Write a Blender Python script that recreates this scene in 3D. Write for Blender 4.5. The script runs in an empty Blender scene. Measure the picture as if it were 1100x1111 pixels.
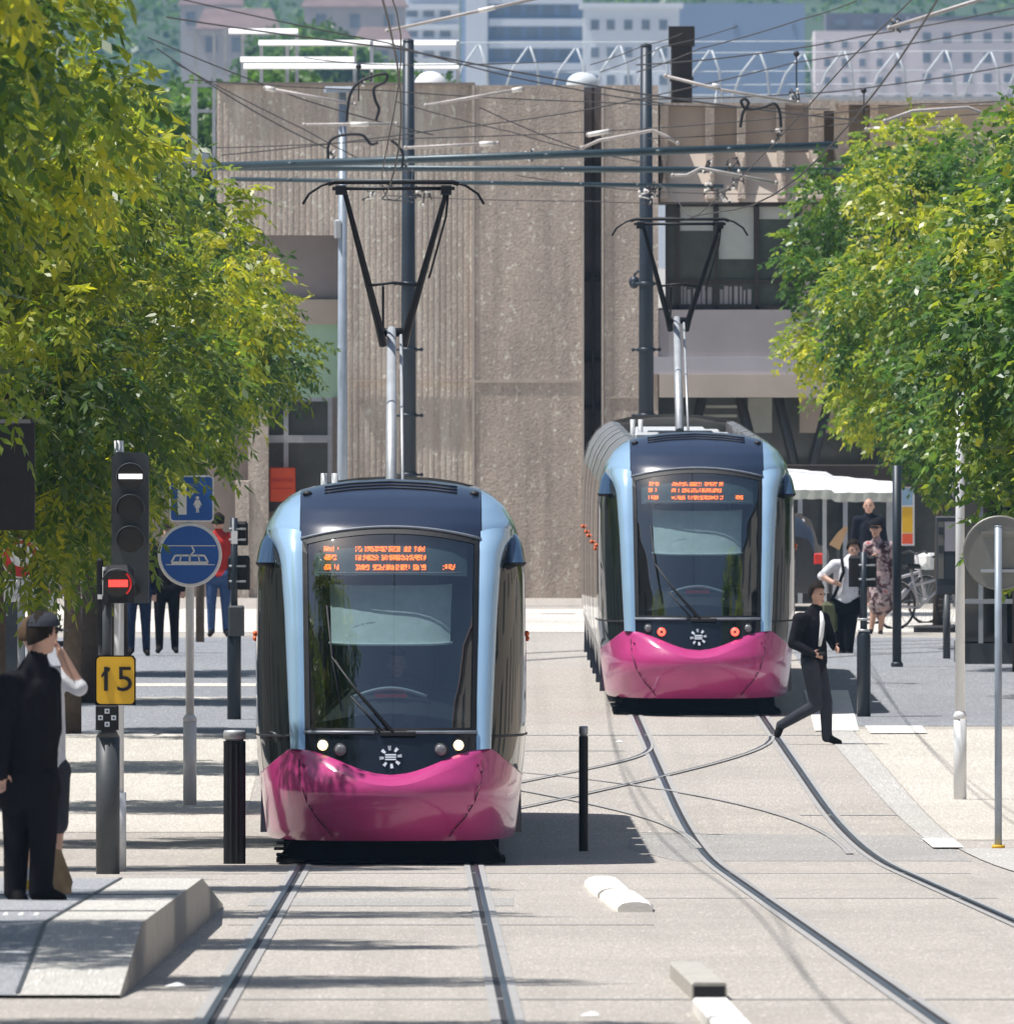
import bpy, bmesh, math, random
import numpy as np
from mathutils import Vector, Matrix, Euler
from mathutils.kdtree import KDTree
random.seed(7)
SC = bpy.context.scene
COL = SC.collection
# ------------------------------------------------------------------ camera geometry (a long telephoto lens)
F, HZ, CX, CAMZ = 21000.0, 229.0, 550.0, 6.0      # focal length in photo pixels, level line, centre column, eye height
KINK = 181.5                                      # the street falls 2.3 % towards the square and is level beyond
KA, KB = 165.0, 198.0                              # the vertical curve between slope and level
def gz(d):
    if d >= KB: return 0.0
    if d <= KA: return 0.0229*(KINK-d)
    return 0.0229*(KB-d)**2/(2*(KB-KA))
def P(x, y, s, off=0.0):
    """point seen at photo pixel x,y and s pixels per metre (off = metres further away)"""
    return Vector(((x-CX)/s, F/s+off, CAMZ-(y-HZ)/s))
def gs(y):
    lo, hi = 20.0, 400.0
    for _ in range(50):
        m_ = (lo+hi)/2
        if HZ+(CAMZ-gz(F/m_))*m_ < y: lo = m_
        else: hi = m_
    return lo
def G(x, y):
    s = gs(y); return ((x-CX)/s, F/s)
def D(s): return F/s
# ------------------------------------------------------------------ materials
def mat(name, col, rough=0.6, metal=0.0, var=0.12, scale=8.0, bump=0.0, bscale=60.0, stretch=(1,1,1), spec=0.5, coat=0.0, emit=None, estr=0.0, col2=None):
    m = bpy.data.materials.new(name); m.use_nodes = True
    nt = m.node_tree; N = nt.nodes; L = nt.links
    b = N['Principled BSDF']
    b.inputs['Roughness'].default_value = rough; b.inputs['Metallic'].default_value = metal
    b.inputs['Specular IOR Level'].default_value = spec; b.inputs['Coat Weight'].default_value = coat
    b.inputs['Coat Roughness'].default_value = 0.05
    tc = N.new('ShaderNodeTexCoord'); mp = N.new('ShaderNodeMapping'); mp.inputs['Scale'].default_value = stretch
    L.new(tc.outputs['Object'], mp.inputs['Vector'])
    nz = N.new('ShaderNodeTexNoise'); nz.inputs['Scale'].default_value = scale; nz.inputs['Detail'].default_value = 6; nz.inputs['Roughness'].default_value = 0.65
    L.new(mp.outputs[0], nz.inputs['Vector'])
    rp = N.new('ShaderNodeValToRGB')
    c = Vector(col[:3]); c2 = Vector(col2) if col2 else None
    lo = c*(1-var) if not c2 else c; hi = c*(1+var) if not c2 else c2
    rp.color_ramp.elements[0].position = 0.3; rp.color_ramp.elements[1].position = 0.7
    rp.color_ramp.elements[0].color = (*lo, 1); rp.color_ramp.elements[1].color = (*[min(1, q) for q in hi], 1)
    L.new(nz.outputs['Fac'], rp.inputs['Fac']); L.new(rp.outputs['Color'], b.inputs['Base Color'])
    if bump:
        n2 = N.new('ShaderNodeTexNoise'); n2.inputs['Scale'].default_value = bscale; n2.inputs['Detail'].default_value = 4
        L.new(mp.outputs[0], n2.inputs['Vector'])
        bp = N.new('ShaderNodeBump'); bp.inputs['Strength'].default_value = bump; bp.inputs['Distance'].default_value = 0.02
        L.new(n2.outputs['Fac'], bp.inputs['Height']); L.new(bp.outputs[0], b.inputs['Normal'])
    if emit:
        b.inputs['Emission Color'].default_value = (*emit, 1); b.inputs['Emission Strength'].default_value = estr
    return m
def glass(name, tint, rough=0.02, ior=1.5):
    m = bpy.data.materials.new(name); m.use_nodes = True
    nt = m.node_tree; N = nt.nodes; L = nt.links
    N.remove(N['Principled BSDF']); out = N['Material Output']
    tr = N.new('ShaderNodeBsdfTransparent'); tr.inputs['Color'].default_value = (*tint, 1)
    gl = N.new('ShaderNodeBsdfGlossy'); gl.inputs['Roughness'].default_value = rough
    lw = N.new('ShaderNodeLayerWeight'); lw.inputs['Blend'].default_value = 0.5
    pw = N.new('ShaderNodeMath'); pw.operation = 'POWER'; pw.inputs[1].default_value = 4.0; L.new(lw.outputs['Facing'], pw.inputs[0])
    fr = N.new('ShaderNodeMapRange'); f0 = ((ior-1)/(ior+1))**2; fr.inputs['To Min'].default_value = f0; fr.inputs['To Max'].default_value = 1.0; L.new(pw.outputs[0], fr.inputs['Value'])
    mx = N.new('ShaderNodeMixShader')
    L.new(fr.outputs[0], mx.inputs[0]); L.new(tr.outputs[0], mx.inputs[1]); L.new(gl.outputs[0], mx.inputs[2]); L.new(mx.outputs[0], out.inputs['Surface'])
    return m
def leafmat(name, stops, trans=0.35):
    m = bpy.data.materials.new(name); m.use_nodes = True
    nt = m.node_tree; N = nt.nodes; L = nt.links; b = N['Principled BSDF']; out = N['Material Output']
    at = N.new('ShaderNodeAttribute'); at.attribute_name = 'tint'
    rp = N.new('ShaderNodeValToRGB')
    for i, (p, c) in enumerate(stops):
        e = rp.color_ramp.elements[i] if i < 2 else rp.color_ramp.elements.new(p)
        e.position = p; e.color = (*c, 1)
    L.new(at.outputs['Fac'], rp.inputs['Fac'])
    L.new(rp.outputs['Color'], b.inputs['Base Color']); b.inputs['Roughness'].default_value = 0.38
    tl = N.new('ShaderNodeBsdfTranslucent'); L.new(rp.outputs['Color'], tl.inputs['Color'])
    hs = N.new('ShaderNodeHueSaturation'); hs.inputs['Value'].default_value = 2.1; hs.inputs['Saturation'].default_value = 1.1
    L.new(rp.outputs['Color'], hs.inputs['Color']); L.new(hs.outputs[0], tl.inputs['Color'])
    mx = N.new('ShaderNodeMixShader'); mx.inputs[0].default_value = trans
    L.new(b.outputs[0], mx.inputs[1]); L.new(tl.outputs[0], mx.inputs[2]); L.new(mx.outputs[0], out.inputs['Surface'])
    return m
def groundmat(name, c1, c2, streak=0.5, dark=None):
    """paving seen at a very flat angle: grain, long wheel streaks, cross joints and stains"""
    m = bpy.data.materials.new(name); m.use_nodes = True
    nt = m.node_tree; N = nt.nodes; L = nt.links; b = N['Principled BSDF']; b.inputs['Roughness'].default_value = 0.8
    b.inputs['Specular IOR Level'].default_value = 0.25
    tc = N.new('ShaderNodeTexCoord')
    def nz(sx, sy, sc, det=5, ro=0.6):
        mp = N.new('ShaderNodeMapping'); mp.inputs['Scale'].default_value = (sx, sy, 1); L.new(tc.outputs['Object'], mp.inputs['Vector'])
        n = N.new('ShaderNodeTexNoise'); n.inputs['Scale'].default_value = sc; n.inputs['Detail'].default_value = det; n.inputs['Roughness'].default_value = ro
        L.new(mp.outputs[0], n.inputs['Vector']); return n.outputs['Fac']
    def mixc(fac, a, bb, t='MIX'):
        x = N.new('ShaderNodeMix'); x.data_type = 'RGBA'; x.blend_type = t
        if isinstance(fac, float): x.inputs[0].default_value = fac
        else: L.new(fac, x.inputs[0])
        for i, v in ((6, a), (7, bb)):
            if isinstance(v, tuple): x.inputs[i].default_value = (*v, 1)
            else: L.new(v, x.inputs[i])
        return x.outputs[2]
    def ramp(v, a, bb):
        r = N.new('ShaderNodeMapRange'); r.inputs['From Min'].default_value = a; r.inputs['From Max'].default_value = bb; L.new(v, r.inputs['Value']); return r.outputs[0]
    base = mixc(ramp(nz(1, 0.05, 34, 4, 0.75), 0.36, 0.64), c1, c2)
    fine = ramp(nz(1, 0.022, 55, 3, 0.8), 0.3, 0.7)
    base = mixc(fine, tuple(q*0.86 for q in c1), base)
    big = ramp(nz(1, 0.35, 0.35, 5), 0.42, 0.72)
    base = mixc(big, base, mixc(0.7, base, tuple(q*0.72 for q in c1)))
    st = ramp(nz(1.6, 0.006, 2.2, 3), 0.5, 0.75)
    mul = N.new('ShaderNodeMath'); mul.operation = 'MULTIPLY'; mul.inputs[1].default_value = streak; L.new(st, mul.inputs[0])
    base = mixc(mul.outputs[0], base, tuple(q*0.62 for q in c1))
    cross = ramp(nz(0.05, 1, 0.5, 4), 0.58, 0.75)
    gr = ramp(nz(1, 0.016, 85, 2, 0.7), 0.42, 0.66); g2 = N.new('ShaderNodeMath'); g2.operation = 'MULTIPLY'; g2.inputs[1].default_value = 0.75; L.new(gr, g2.inputs[0])
    base = mixc(g2.outputs[0], base, tuple(q*0.66 for q in c1))
    gr2 = ramp(nz(1, 0.02, 60, 2, 0.7), 0.58, 0.72); g3 = N.new('ShaderNodeMath'); g3.operation = 'MULTIPLY'; g3.inputs[1].default_value = 0.6; L.new(gr2, g3.inputs[0])
    base = mixc(g3.outputs[0], base, tuple(min(.85, q*1.25) for q in c2))
    mul2 = N.new('ShaderNodeMath'); mul2.operation = 'MULTIPLY'; mul2.inputs[1].default_value = 0.35; L.new(cross, mul2.inputs[0])
    base = mixc(mul2.outputs[0], base, tuple(q*0.7 for q in c1))
    L.new(base, b.inputs['Base Color'])
    return m
def wallmat(name, c, streak):
    """washed aggregate concrete: light pebbles, darker pits, rain streaks from the top"""
    m = mat(name, c, .9, var=.10, scale=2.0, bump=0.9, bscale=26); nt = m.node_tree; N = nt.nodes; L = nt.links; b = N['Principled BSDF']
    src = b.inputs['Base Color'].links[0].from_socket; tc = [q for q in N if q.type == 'TEX_COORD'][0]
    def layer(src, scale, lo, hi, col, amt, st=(1, 1, 1), det=3):
        mp = N.new('ShaderNodeMapping'); mp.inputs['Scale'].default_value = st; L.new(tc.outputs['Object'], mp.inputs['Vector'])
        n = N.new('ShaderNodeTexNoise'); n.inputs['Scale'].default_value = scale; n.inputs['Detail'].default_value = det; L.new(mp.outputs[0], n.inputs['Vector'])
        r = N.new('ShaderNodeMapRange'); r.inputs['From Min'].default_value = lo; r.inputs['From Max'].default_value = hi; r.inputs['To Max'].default_value = amt; L.new(n.outputs['Fac'], r.inputs['Value'])
        x = N.new('ShaderNodeMix'); x.data_type = 'RGBA'; L.new(r.outputs[0], x.inputs[0]); L.new(src, x.inputs[6]); x.inputs[7].default_value = (*col, 1); return x.outputs[2]
    dk = tuple(q*.45 for q in c); lt = tuple(min(.85, q*1.75) for q in c)
    src = layer(src, 22, .50, .72, dk, .5); src = layer(src, 15, .60, .70, lt, .85, (1, 1, .7)); src = layer(src, 5, .45, .75, dk, .55, (1, 1, .06)); src = layer(src, 1.1, .45, .7, dk, .45, (1, 1, .25), 5)
    if streak: src = layer(src, 9, .5, .7, lt, .28, (1, 1, .10))
    L.new(src, b.inputs['Base Color']); return m
M = {}
# ------------------------------------------------------------------ objects
def tag(o, label=None, cat=None, group=None, kind=None):
    if label: o['label'] = label
    if cat: o['category'] = cat
    if group: o['group'] = group
    if kind: o['kind'] = kind
    return o
def T(name, label, cat, loc, group=None, rz=0.0):
    o = bpy.data.objects.new(name, None); o.empty_display_size = 0.2; COL.objects.link(o)
    o.location = Vector(loc); o.rotation_euler = (0, 0, rz)
    return tag(o, label, cat, group)
def copy_tree(o, parent=None):
    c = o.copy(); COL.objects.link(c)
    if parent: c.parent = parent; c.matrix_parent_inverse = Matrix()
    for ch in [q for q in COL.objects if q.parent == o]: copy_tree(ch, c)
    return c
class MB:
    def __init__(s): s.v = []; s.f = []; s.m = []; s.sm = []
    def add(s, vs, fs, mi=0, smooth=False):
        b = len(s.v); s.v += [Vector(q) for q in vs]
        for f in fs: s.f.append([b+i for i in f]); s.m.append(mi); s.sm.append(smooth)
        return s
    def box(s, a, b, mi=0):
        x0, x1 = sorted((a[0], b[0])); y0, y1 = sorted((a[1], b[1])); z0, z1 = sorted((a[2], b[2]))
        return s.add([(x0,y0,z0),(x1,y0,z0),(x1,y1,z0),(x0,y1,z0),(x0,y0,z1),(x1,y0,z1),(x1,y1,z1),(x0,y1,z1)],
                     [(0,3,2,1),(4,5,6,7),(0,1,5,4),(1,2,6,5),(2,3,7,6),(3,0,4,7)], mi)
    def bbox(s, a, b, r, mi=0):
        """box with bevelled vertical and top edges"""
        x0, x1 = sorted((a[0], b[0])); y0, y1 = sorted((a[1], b[1])); z0, z1 = sorted((a[2], b[2]))
        def ring(q, z): return [(x0+q,y0,z),(x1-q,y0,z),(x1,y0+q,z),(x1,y1-q,z),(x1-q,y1,z),(x0+q,y1,z),(x0,y1-q,z),(x0,y0+q,z)]
        def ring2(i, z): return [(x0+r+i*0.4,y0+i,z),(x1-r-i*0.4,y0+i,z),(x1-i,y0+r+i*.4,z),(x1-i,y1-r-i*.4,z),(x1-r-i*.4,y1-i,z),(x0+r+i*.4,y1-i,z),(x0+i,y1-r-i*.4,z),(x0+i,y0+r+i*.4,z)]
        R = [ring(r, z0), ring(r, z1-r), ring2(r*0.7, z1)]
        vs = sum(R, []); fs = [tuple(range(7,-1,-1)), tuple(range(16,24))]
        for k in range(2):
            for i in range(8): j = (i+1) % 8; fs.append((k*8+i, k*8+j, k*8+8+j, k*8+8+i))
        return s.add(vs, fs, mi)
    def prism(s, poly, d0, d1, mi=0, axis='y'):
        """polygon of (x,z) pushed from depth d0 to d1 (d0 in front)"""
        n = len(poly)
        a = sum(poly[i][0]*poly[(i+1)%n][1]-poly[(i+1)%n][0]*poly[i][1] for i in range(n))
        if a < 0: poly = poly[::-1]
        vs = [(x, d0, z) for x, z in poly]+[(x, d1, z) for x, z in poly]
        fs = [tuple(range(n)), tuple(range(2*n-1, n-1, -1))]+[(i, i+n, (i+1)%n+n, (i+1)%n) for i in range(n)]
        return s.add(vs, fs, mi)
    def tube(s, pts, r, n=8, mi=0, cap=True):
        pts = [Vector(p) for p in pts]; rs = r if isinstance(r, (list, tuple)) else [r]*len(pts)
        base = len(s.v); prev = None
        for i, p in enumerate(pts):
            d = (pts[min(i+1, len(pts)-1)]-pts[max(i-1, 0)])
            d = d.normalized() if d.length > 1e-9 else Vector((0,0,1))
            u = prev if prev is not None else (Vector((1,0,0)) if abs(d.x) < 0.8 else Vector((0,1,0)))
            u = (u-d*u.dot(d)).normalized(); prev = u; w = d.cross(u)
            for k in range(n):
                a = 2*math.pi*k/n; s.v.append(p+(u*math.cos(a)+w*math.sin(a))*rs[i])
        for i in range(len(pts)-1):
            for k in range(n):
                q = (k+1) % n; s.f.append([base+i*n+k, base+i*n+q, base+(i+1)*n+q, base+(i+1)*n+k]); s.m.append(mi); s.sm.append(True)
        if cap:
            s.f.append([base+k for k in range(n-1, -1, -1)]); s.m.append(mi); s.sm.append(False)
            e = base+(len(pts)-1)*n; s.f.append([e+k for k in range(n)]); s.m.append(mi); s.sm.append(False)
        return s
    def lathe(s, prof, c=(0,0,0), n=20, mi=0, axis='z', smooth=True):
        """prof: list of (radius, height) bottom to top"""
        c = Vector(c); base = len(s.v)
        for r, h in prof:
            for k in range(n):
                a = 2*math.pi*k/n
                q = Vector((r*math.cos(a), r*math.sin(a), h)) if axis == 'z' else Vector((r*math.cos(a), -h, r*math.sin(a)))
                s.v.append(c+q)
        for i in range(len(prof)-1):
            for k in range(n):
                q = (k+1) % n; s.f.append([base+i*n+k, base+i*n+q, base+(i+1)*n+q, base+(i+1)*n+k]); s.m.append(mi); s.sm.append(smooth)
        s.f.append([base+k for k in range(n-1,-1,-1)]); s.m.append(mi); s.sm.append(False)
        e = base+(len(prof)-1)*n; s.f.append([e+k for k in range(n)]); s.m.append(mi); s.sm.append(False)
        return s
    def grid(s, rows, mi=0, smooth=True, flip=False):
        base = len(s.v); n = len(rows[0])
        for r in rows: s.v += [Vector(q) for q in r]
        for i in range(len(rows)-1):
            for k in range(n-1):
                f = [base+i*n+k, base+i*n+k+1, base+(i+1)*n+k+1, base+(i+1)*n+k]
                s.f.append(f[::-1] if flip else f); s.m.append(mi); s.sm.append(smooth)
        return s
    def ball(s, c, r, n=12, mi=0):
        rx, ry, rz = r if isinstance(r, (tuple, list)) else (r, r, r); c = Vector(c); m = n//2+1
        rows = []
        for i in range(m+1):
            t = math.pi*i/m
            rows.append([c+Vector((rx*math.sin(t)*math.cos(2*math.pi*k/n), ry*math.sin(t)*math.sin(2*math.pi*k/n), -rz*math.cos(t))) for k in range(n+1)])
        return s.grid(rows, mi)
    def build(s, name, mats, parent=None, world=False, thick=0.0):
        off = parent.location if (parent is not None and world) else Vector((0,0,0))
        me = bpy.data.meshes.new(name); me.from_pydata([v-off for v in s.v], [], s.f)
        for q in (mats if isinstance(mats, (list, tuple)) else [mats]): me.materials.append(q)
        me.polygons.foreach_set('material_index', s.m); me.polygons.foreach_set('use_smooth', s.sm); me.update()
        o = bpy.data.objects.new(name, me); COL.objects.link(o)
        if parent is not None: o.parent = parent
        if thick:
            sd = o.modifiers.new('thickness', 'SOLIDIFY'); sd.thickness = thick; sd.offset = 0
        return o
def text_mb(mb, txt, c, h, mi=0, thick=0.004, align='CENTER', sx=1.0):
    cu = bpy.data.curves.new('t', 'FONT'); cu.body = txt; cu.size = h*1.37; cu.align_x = align; cu.align_y = 'CENTER'; cu.extrude = thick; cu.resolution_u = 3
    o = bpy.data.objects.new('t', cu); COL.objects.link(o); dg = bpy.context.evaluated_depsgraph_get()
    me = bpy.data.meshes.new_from_object(o.evaluated_get(dg)); c = Vector(c)
    mb.add([c+Vector((v.co.x*sx, -v.co.z, v.co.y)) for v in me.vertices], [list(p.vertices) for p in me.polygons], mi)
    bpy.data.objects.remove(o); bpy.data.curves.remove(cu); bpy.data.meshes.remove(me)
def ground_poly(name, poly, m, lift, kind='structure'):
    """flat sheet given by (X, depth) corners, laid on the folded ground"""
    def half(pl, lim, below):
        out = []
        for i in range(len(pl)):
            a, b = pl[i], pl[(i+1) % len(pl)]
            if (a[1] <= lim) if below else (a[1] >= lim): out.append(a)
            if (a[1]-lim)*(b[1]-lim) < 0:
                t = (lim-a[1])/(b[1]-a[1]); out.append((a[0]+t*(b[0]-a[0]), lim))
        return out
    mb = MB(); br = [-1e5]+[KA+3.3*k for k in range(11)]+[1e5]
    for lo, hi in zip(br, br[1:]):
        q = half(half(poly, hi, True), lo, False)
        if len(q) >= 3 and max(p[1] for p in q)-min(p[1] for p in q) > 1e-6:
            ar = sum(q[i][0]*q[(i+1)%len(q)][1]-q[(i+1)%len(q)][0]*q[i][1] for i in range(len(q)))
            if ar < 0: q = q[::-1]
            mb.add([(x, d, gz(d)+lift) for x, d in q], [tuple(range(len(q)))])
    return tag(mb.build(name, m), kind=kind)
# ------------------------------------------------------------------ light, sky, camera
w = bpy.data.worlds.new('World'); SC.world = w; w.use_nodes = True
sky = w.node_tree.nodes.new('ShaderNodeTexSky'); sky.sky_type = 'NISHITA'; sky.sun_disc = False
EL, AZ = math.radians(67), math.radians(-100)       # sun high on the left
sky.sun_elevation = EL; sky.sun_rotation = AZ; sky.air_density = 1.2; sky.dust_density = 1.5
w.node_tree.links.new(sky.outputs[0], w.node_tree.nodes['Background'].inputs[0]); w.node_tree.nodes['Background'].inputs[1].default_value = 0.075
sd = Vector((math.sin(AZ)*math.cos(EL), math.cos(AZ)*math.cos(EL), math.sin(EL)))
ld = bpy.data.lights.new('sun', 'SUN'); ld.energy = 4.9; ld.angle = math.radians(0.5); ld.color = (1.0, 0.97, 0.93)
lo = bpy.data.objects.new('sun', ld); COL.objects.link(lo); lo.rotation_euler = (-sd).to_track_quat('-Z', 'Y').to_euler(); lo.location = (-40, 150, 90)
cd = bpy.data.cameras.new('camera'); cam = bpy.data.objects.new('camera', cd); COL.objects.link(cam); SC.camera = cam
cam.location = (0, 0, CAMZ); cam.rotation_euler = (math.radians(90), 0, 0)
cd.sensor_fit = 'HORIZONTAL'; cd.sensor_width = 36; cd.lens = 36*F/1100; cd.shift_y = -(555.5-HZ)/1100; cd.clip_start = 5; cd.clip_end = 12000
cd.dof.use_dof = True; cd.dof.focus_distance = 176; cd.dof.aperture_fstop = 19
SC.view_settings.view_transform = 'Standard'; SC.view_settings.look = 'None'; SC.view_settings.exposure = 0.33; SC.view_settings.gamma = 1
SC.cycles.max_bounces = 8; SC.cycles.transparent_max_bounces = 16; SC.cycles.use_denoising = True
SC.cycles.caustics_reflective = False; SC.cycles.caustics_refractive = False
# ------------------------------------------------------------------ materials
M['slab'] = groundmat('track_slab', (0.43, 0.395, 0.355), (0.57, 0.53, 0.48), 0.40)
M['cream'] = groundmat('cream_paving', (0.57, 0.53, 0.465), (0.70, 0.655, 0.59), 0.2)
M['asphalt'] = groundmat('grey_asphalt', (0.27, 0.28, 0.30), (0.36, 0.37, 0.39), 0.2)
M['far_paving'] = groundmat('pale_paving', (0.70, 0.65, 0.58), (0.80, 0.76, 0.70), 0.1)
M['kerb'] = groundmat('kerb_stone', (0.50, 0.48, 0.45), (0.60, 0.58, 0.55), 0.1)
M['platform'] = groundmat('platform_stone', (0.55, 0.53, 0.49), (0.66, 0.64, 0.60), 0.1)
M['platform2'] = groundmat('platform_grey', (0.33, 0.34, 0.36), (0.42, 0.43, 0.45), 0.1)
M['white_line'] = mat('road_paint', (0.74, 0.72, 0.68), 0.7, var=0.12, scale=3)
M['rail'] = mat('rail_steel', (0.13, 0.13, 0.15), 0.32, 0.9, 0.3, 2.0, stretch=(1, .05, 1))
M['groove'] = mat('rail_groove', (0.025, 0.025, 0.03), 0.8)
M['seal'] = mat('rail_sealant', (0.345, 0.335, 0.325), 0.7, var=0.08, scale=1.2)
M['conc'] = mat('concrete', (0.42, 0.40, 0.36), 0.85, var=0.18, scale=6, bump=0.3)
M['white_conc'] = mat('white_concrete', (0.78, 0.75, 0.70), 0.8, var=0.08, scale=5, bump=0.2)
M['rib'] = wallmat('ribbed_concrete', (0.57, 0.48, 0.405), True)
M['wall'] = wallmat('washed_concrete', (0.56, 0.465, 0.39), False)
M['wall_dark'] = mat('dark_plaster', (0.26, 0.22, 0.195), 0.9, var=0.15, scale=2)  # dark grey-brown plaster of the wall core and lower left wall
M['joint'] = mat('joint_mortar', (0.50, 0.43, 0.37), 0.9)
M['tan'] = mat('tan_render', (0.53, 0.455, 0.385), 0.85, var=0.08, scale=2)
M['grey_render'] = mat('grey_render', (0.35, 0.32, 0.325), 0.85, var=0.08, scale=1.5)
M['lilac'] = mat('pale_render', (0.46, 0.44, 0.47), 0.85, var=0.06, scale=1.5)
M['brown'] = mat('brown_frame', (0.035, 0.026, 0.022), 0.5)
M['steelgrey'] = mat('grey_metal_frame', (0.42, 0.44, 0.47), 0.5)
M['green_panel'] = mat('green_panel', (0.42, 0.62, 0.45), 0.6, var=0.05)
M['pane'] = mat('window_pane', (0.075, 0.082, 0.08), 0.08, var=0.4, scale=1.5, spec=0.6)
M['blind'] = mat('window_blind', (0.46, 0.48, 0.44), 0.8, var=0.06)
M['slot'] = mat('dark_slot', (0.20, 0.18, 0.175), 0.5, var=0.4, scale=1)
M['orange'] = mat('orange_sign', (0.80, 0.10, 0.03), 0.6, var=0.05)
M['mast'] = mat('mast_paint', (0.022, 0.032, 0.045), 0.45, 0.2, 0.15, 3)
M['teal'] = mat('crossbar_paint', (0.042, 0.070, 0.085), 0.4, 0.2, 0.15, 3)
M['wire'] = mat('overhead_wire', (0.05, 0.045, 0.045), 0.6)
M['rod'] = mat('insulator_rod', (0.42, 0.38, 0.36), 0.45, var=0.2, scale=10)
M['rodwhite'] = mat('white_insulator', (0.8, 0.76, 0.72), 0.4)
M['galv'] = mat('galvanised_steel', (0.46, 0.48, 0.50), 0.45, 0.35, 0.12, 6)
M['postwhite'] = mat('pale_post_paint', (0.70, 0.71, 0.72), 0.4, 0.1, 0.06, 4)
M['lattice'] = mat('lattice_paint', (0.55, 0.60, 0.64), 0.5)
M['lampgrey'] = mat('lamp_post_paint', (0.33, 0.38, 0.44), 0.4, 0.2)
M['black'] = mat('black_paint', (0.012, 0.012, 0.014), 0.5, var=0.25, spec=0.3)
M['black_tram'] = mat('black_underbody', (0.004, 0.004, 0.005), 0.9, spec=0.15)
M['postgrey'] = mat('anthracite_paint', (0.055, 0.062, 0.068), 0.5, var=0.15)
M['yellow'] = mat('yellow_plate', (0.80, 0.47, 0.02), 0.5, var=0.04)
M['blue'] = mat('blue_plate', (0.015, 0.105, 0.42), 0.45, var=0.05)
M['white'] = mat('white_paint', (0.80, 0.80, 0.80), 0.5, var=0.03)
M['signback'] = mat('sign_back', (0.24, 0.235, 0.21), 0.5, 0.3, 0.1, 3)
M['red'] = mat('red_paint', (0.55, 0.025, 0.02), 0.5)
M['lens_off'] = mat('dark_lens', (0.03, 0.026, 0.024), 0.2)
M['red_lamp'] = mat('red_signal_lamp', (0.6, 0.02, 0.02), 0.3, emit=(1.0, 0.04, 0.03), estr=2.2)
M['red_dim'] = mat('red_signal_glow', (0.35, 0.01, 0.01), 0.3, emit=(1.0, 0.03, 0.03), estr=0.35)
M['white_lamp'] = mat('white_signal_lamp', (0.8, 0.8, 0.8), 0.3, emit=(1, 1, 1), estr=1.1)
M['bark'] = mat('bark', (0.10, 0.075, 0.055), 0.9, var=0.3, scale=6, bump=0.8, bscale=20)
M['pink'] = mat('magenta_paint', (0.47, 0.047, 0.20), 0.20, var=0.10, scale=2.5, coat=0.6)
M['navy'] = mat('navy_roof_paint', (0.018, 0.028, 0.058), 0.28, var=0.1, scale=1, coat=0.4)
M['paleblue'] = mat('pale_blue_paint', (0.42, 0.64, 0.86), 0.13, 0.38, 0.03, 1, coat=1.0)
M['podblue'] = mat('pod_blue_paint', (0.035, 0.075, 0.14), 0.12, 0.3, 0.03, 1, coat=1.0)
M['sideglass'] = mat('dark_side_glass', (0.012, 0.016, 0.014), 0.04, var=0.2, spec=0.9)
M['band'] = mat('black_gloss_band', (0.008, 0.011, 0.018), 0.1, spec=0.7)
M['skirt'] = mat('silver_skirt', (0.36, 0.35, 0.34), 0.3, 0.5, 0.1, 2)
M['fairing'] = mat('bronze_fairing', (0.30, 0.28, 0.27), 0.3, 0.6, 0.15, 2)
M['seam'] = mat('panel_gap', (0.10, 0.006, 0.035), 0.6)
M['trim'] = mat('grey_trim', (0.22, 0.25, 0.30), 0.35)
M['rubber'] = mat('rubber', (0.012, 0.012, 0.014), 0.6)
M['windshield'] = glass('windshield_glass', (0.60, 0.70, 0.72), ior=2.9)
M['cab'] = mat('cab_interior', (0.085, 0.125, 0.14), 0.7)
M['cab_light'] = mat('cab_sunblind', (0.75, 0.82, 0.80), 0.7)
M['console'] = mat('cab_console', (0.33, 0.36, 0.40), 0.5)
M['led'] = mat('led_dots', (0.8, 0.15, 0.02), 0.4, emit=(1.0, 0.17, 0.025), estr=3.2)
M['headlamp'] = mat('lit_headlamp', (0.9, 0.85, 0.7), 0.3, emit=(1.0, 0.72, 0.35), estr=2.2)
M['tail'] = mat('lit_tail_lamp', (0.8, 0.05, 0.03), 0.3, emit=(1.0, 0.09, 0.06), estr=2.4)
M['lamp_off'] = mat('unlit_lamp', (0.20, 0.21, 0.23), 0.15)
M['emblem'] = mat('emblem_silver', (0.60, 0.65, 0.74), 0.4)
M['marker'] = mat('orange_marker', (0.75, 0.14, 0.03), 0.35)
M['equip'] = mat('roof_equipment', (0.55, 0.57, 0.58), 0.5, 0.1, 0.15, 3)
M['skin'] = mat('skin', (0.52, 0.31, 0.23), 0.55, var=0.05)
M['haze'] = bpy.data.materials.new('air'); M['haze'].use_nodes = True
_nt = M['haze'].node_tree; _nt.nodes.remove(_nt.nodes['Principled BSDF']); _pv = _nt.nodes.new('ShaderNodeVolumePrincipled')
_pv.inputs['Color'].default_value = (0.40, 0.67, 1.0, 1); _pv.inputs['Density'].default_value = 0.00010; _pv.inputs['Anisotropy'].default_value = 0.0
_nt.links.new(_pv.outputs[0], _nt.nodes['Material Output'].inputs['Volume'])
tag(MB().box((-700, -60, -1.5), (700, 3600, 130)).build('haze', M['haze']), kind='stuff')
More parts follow.
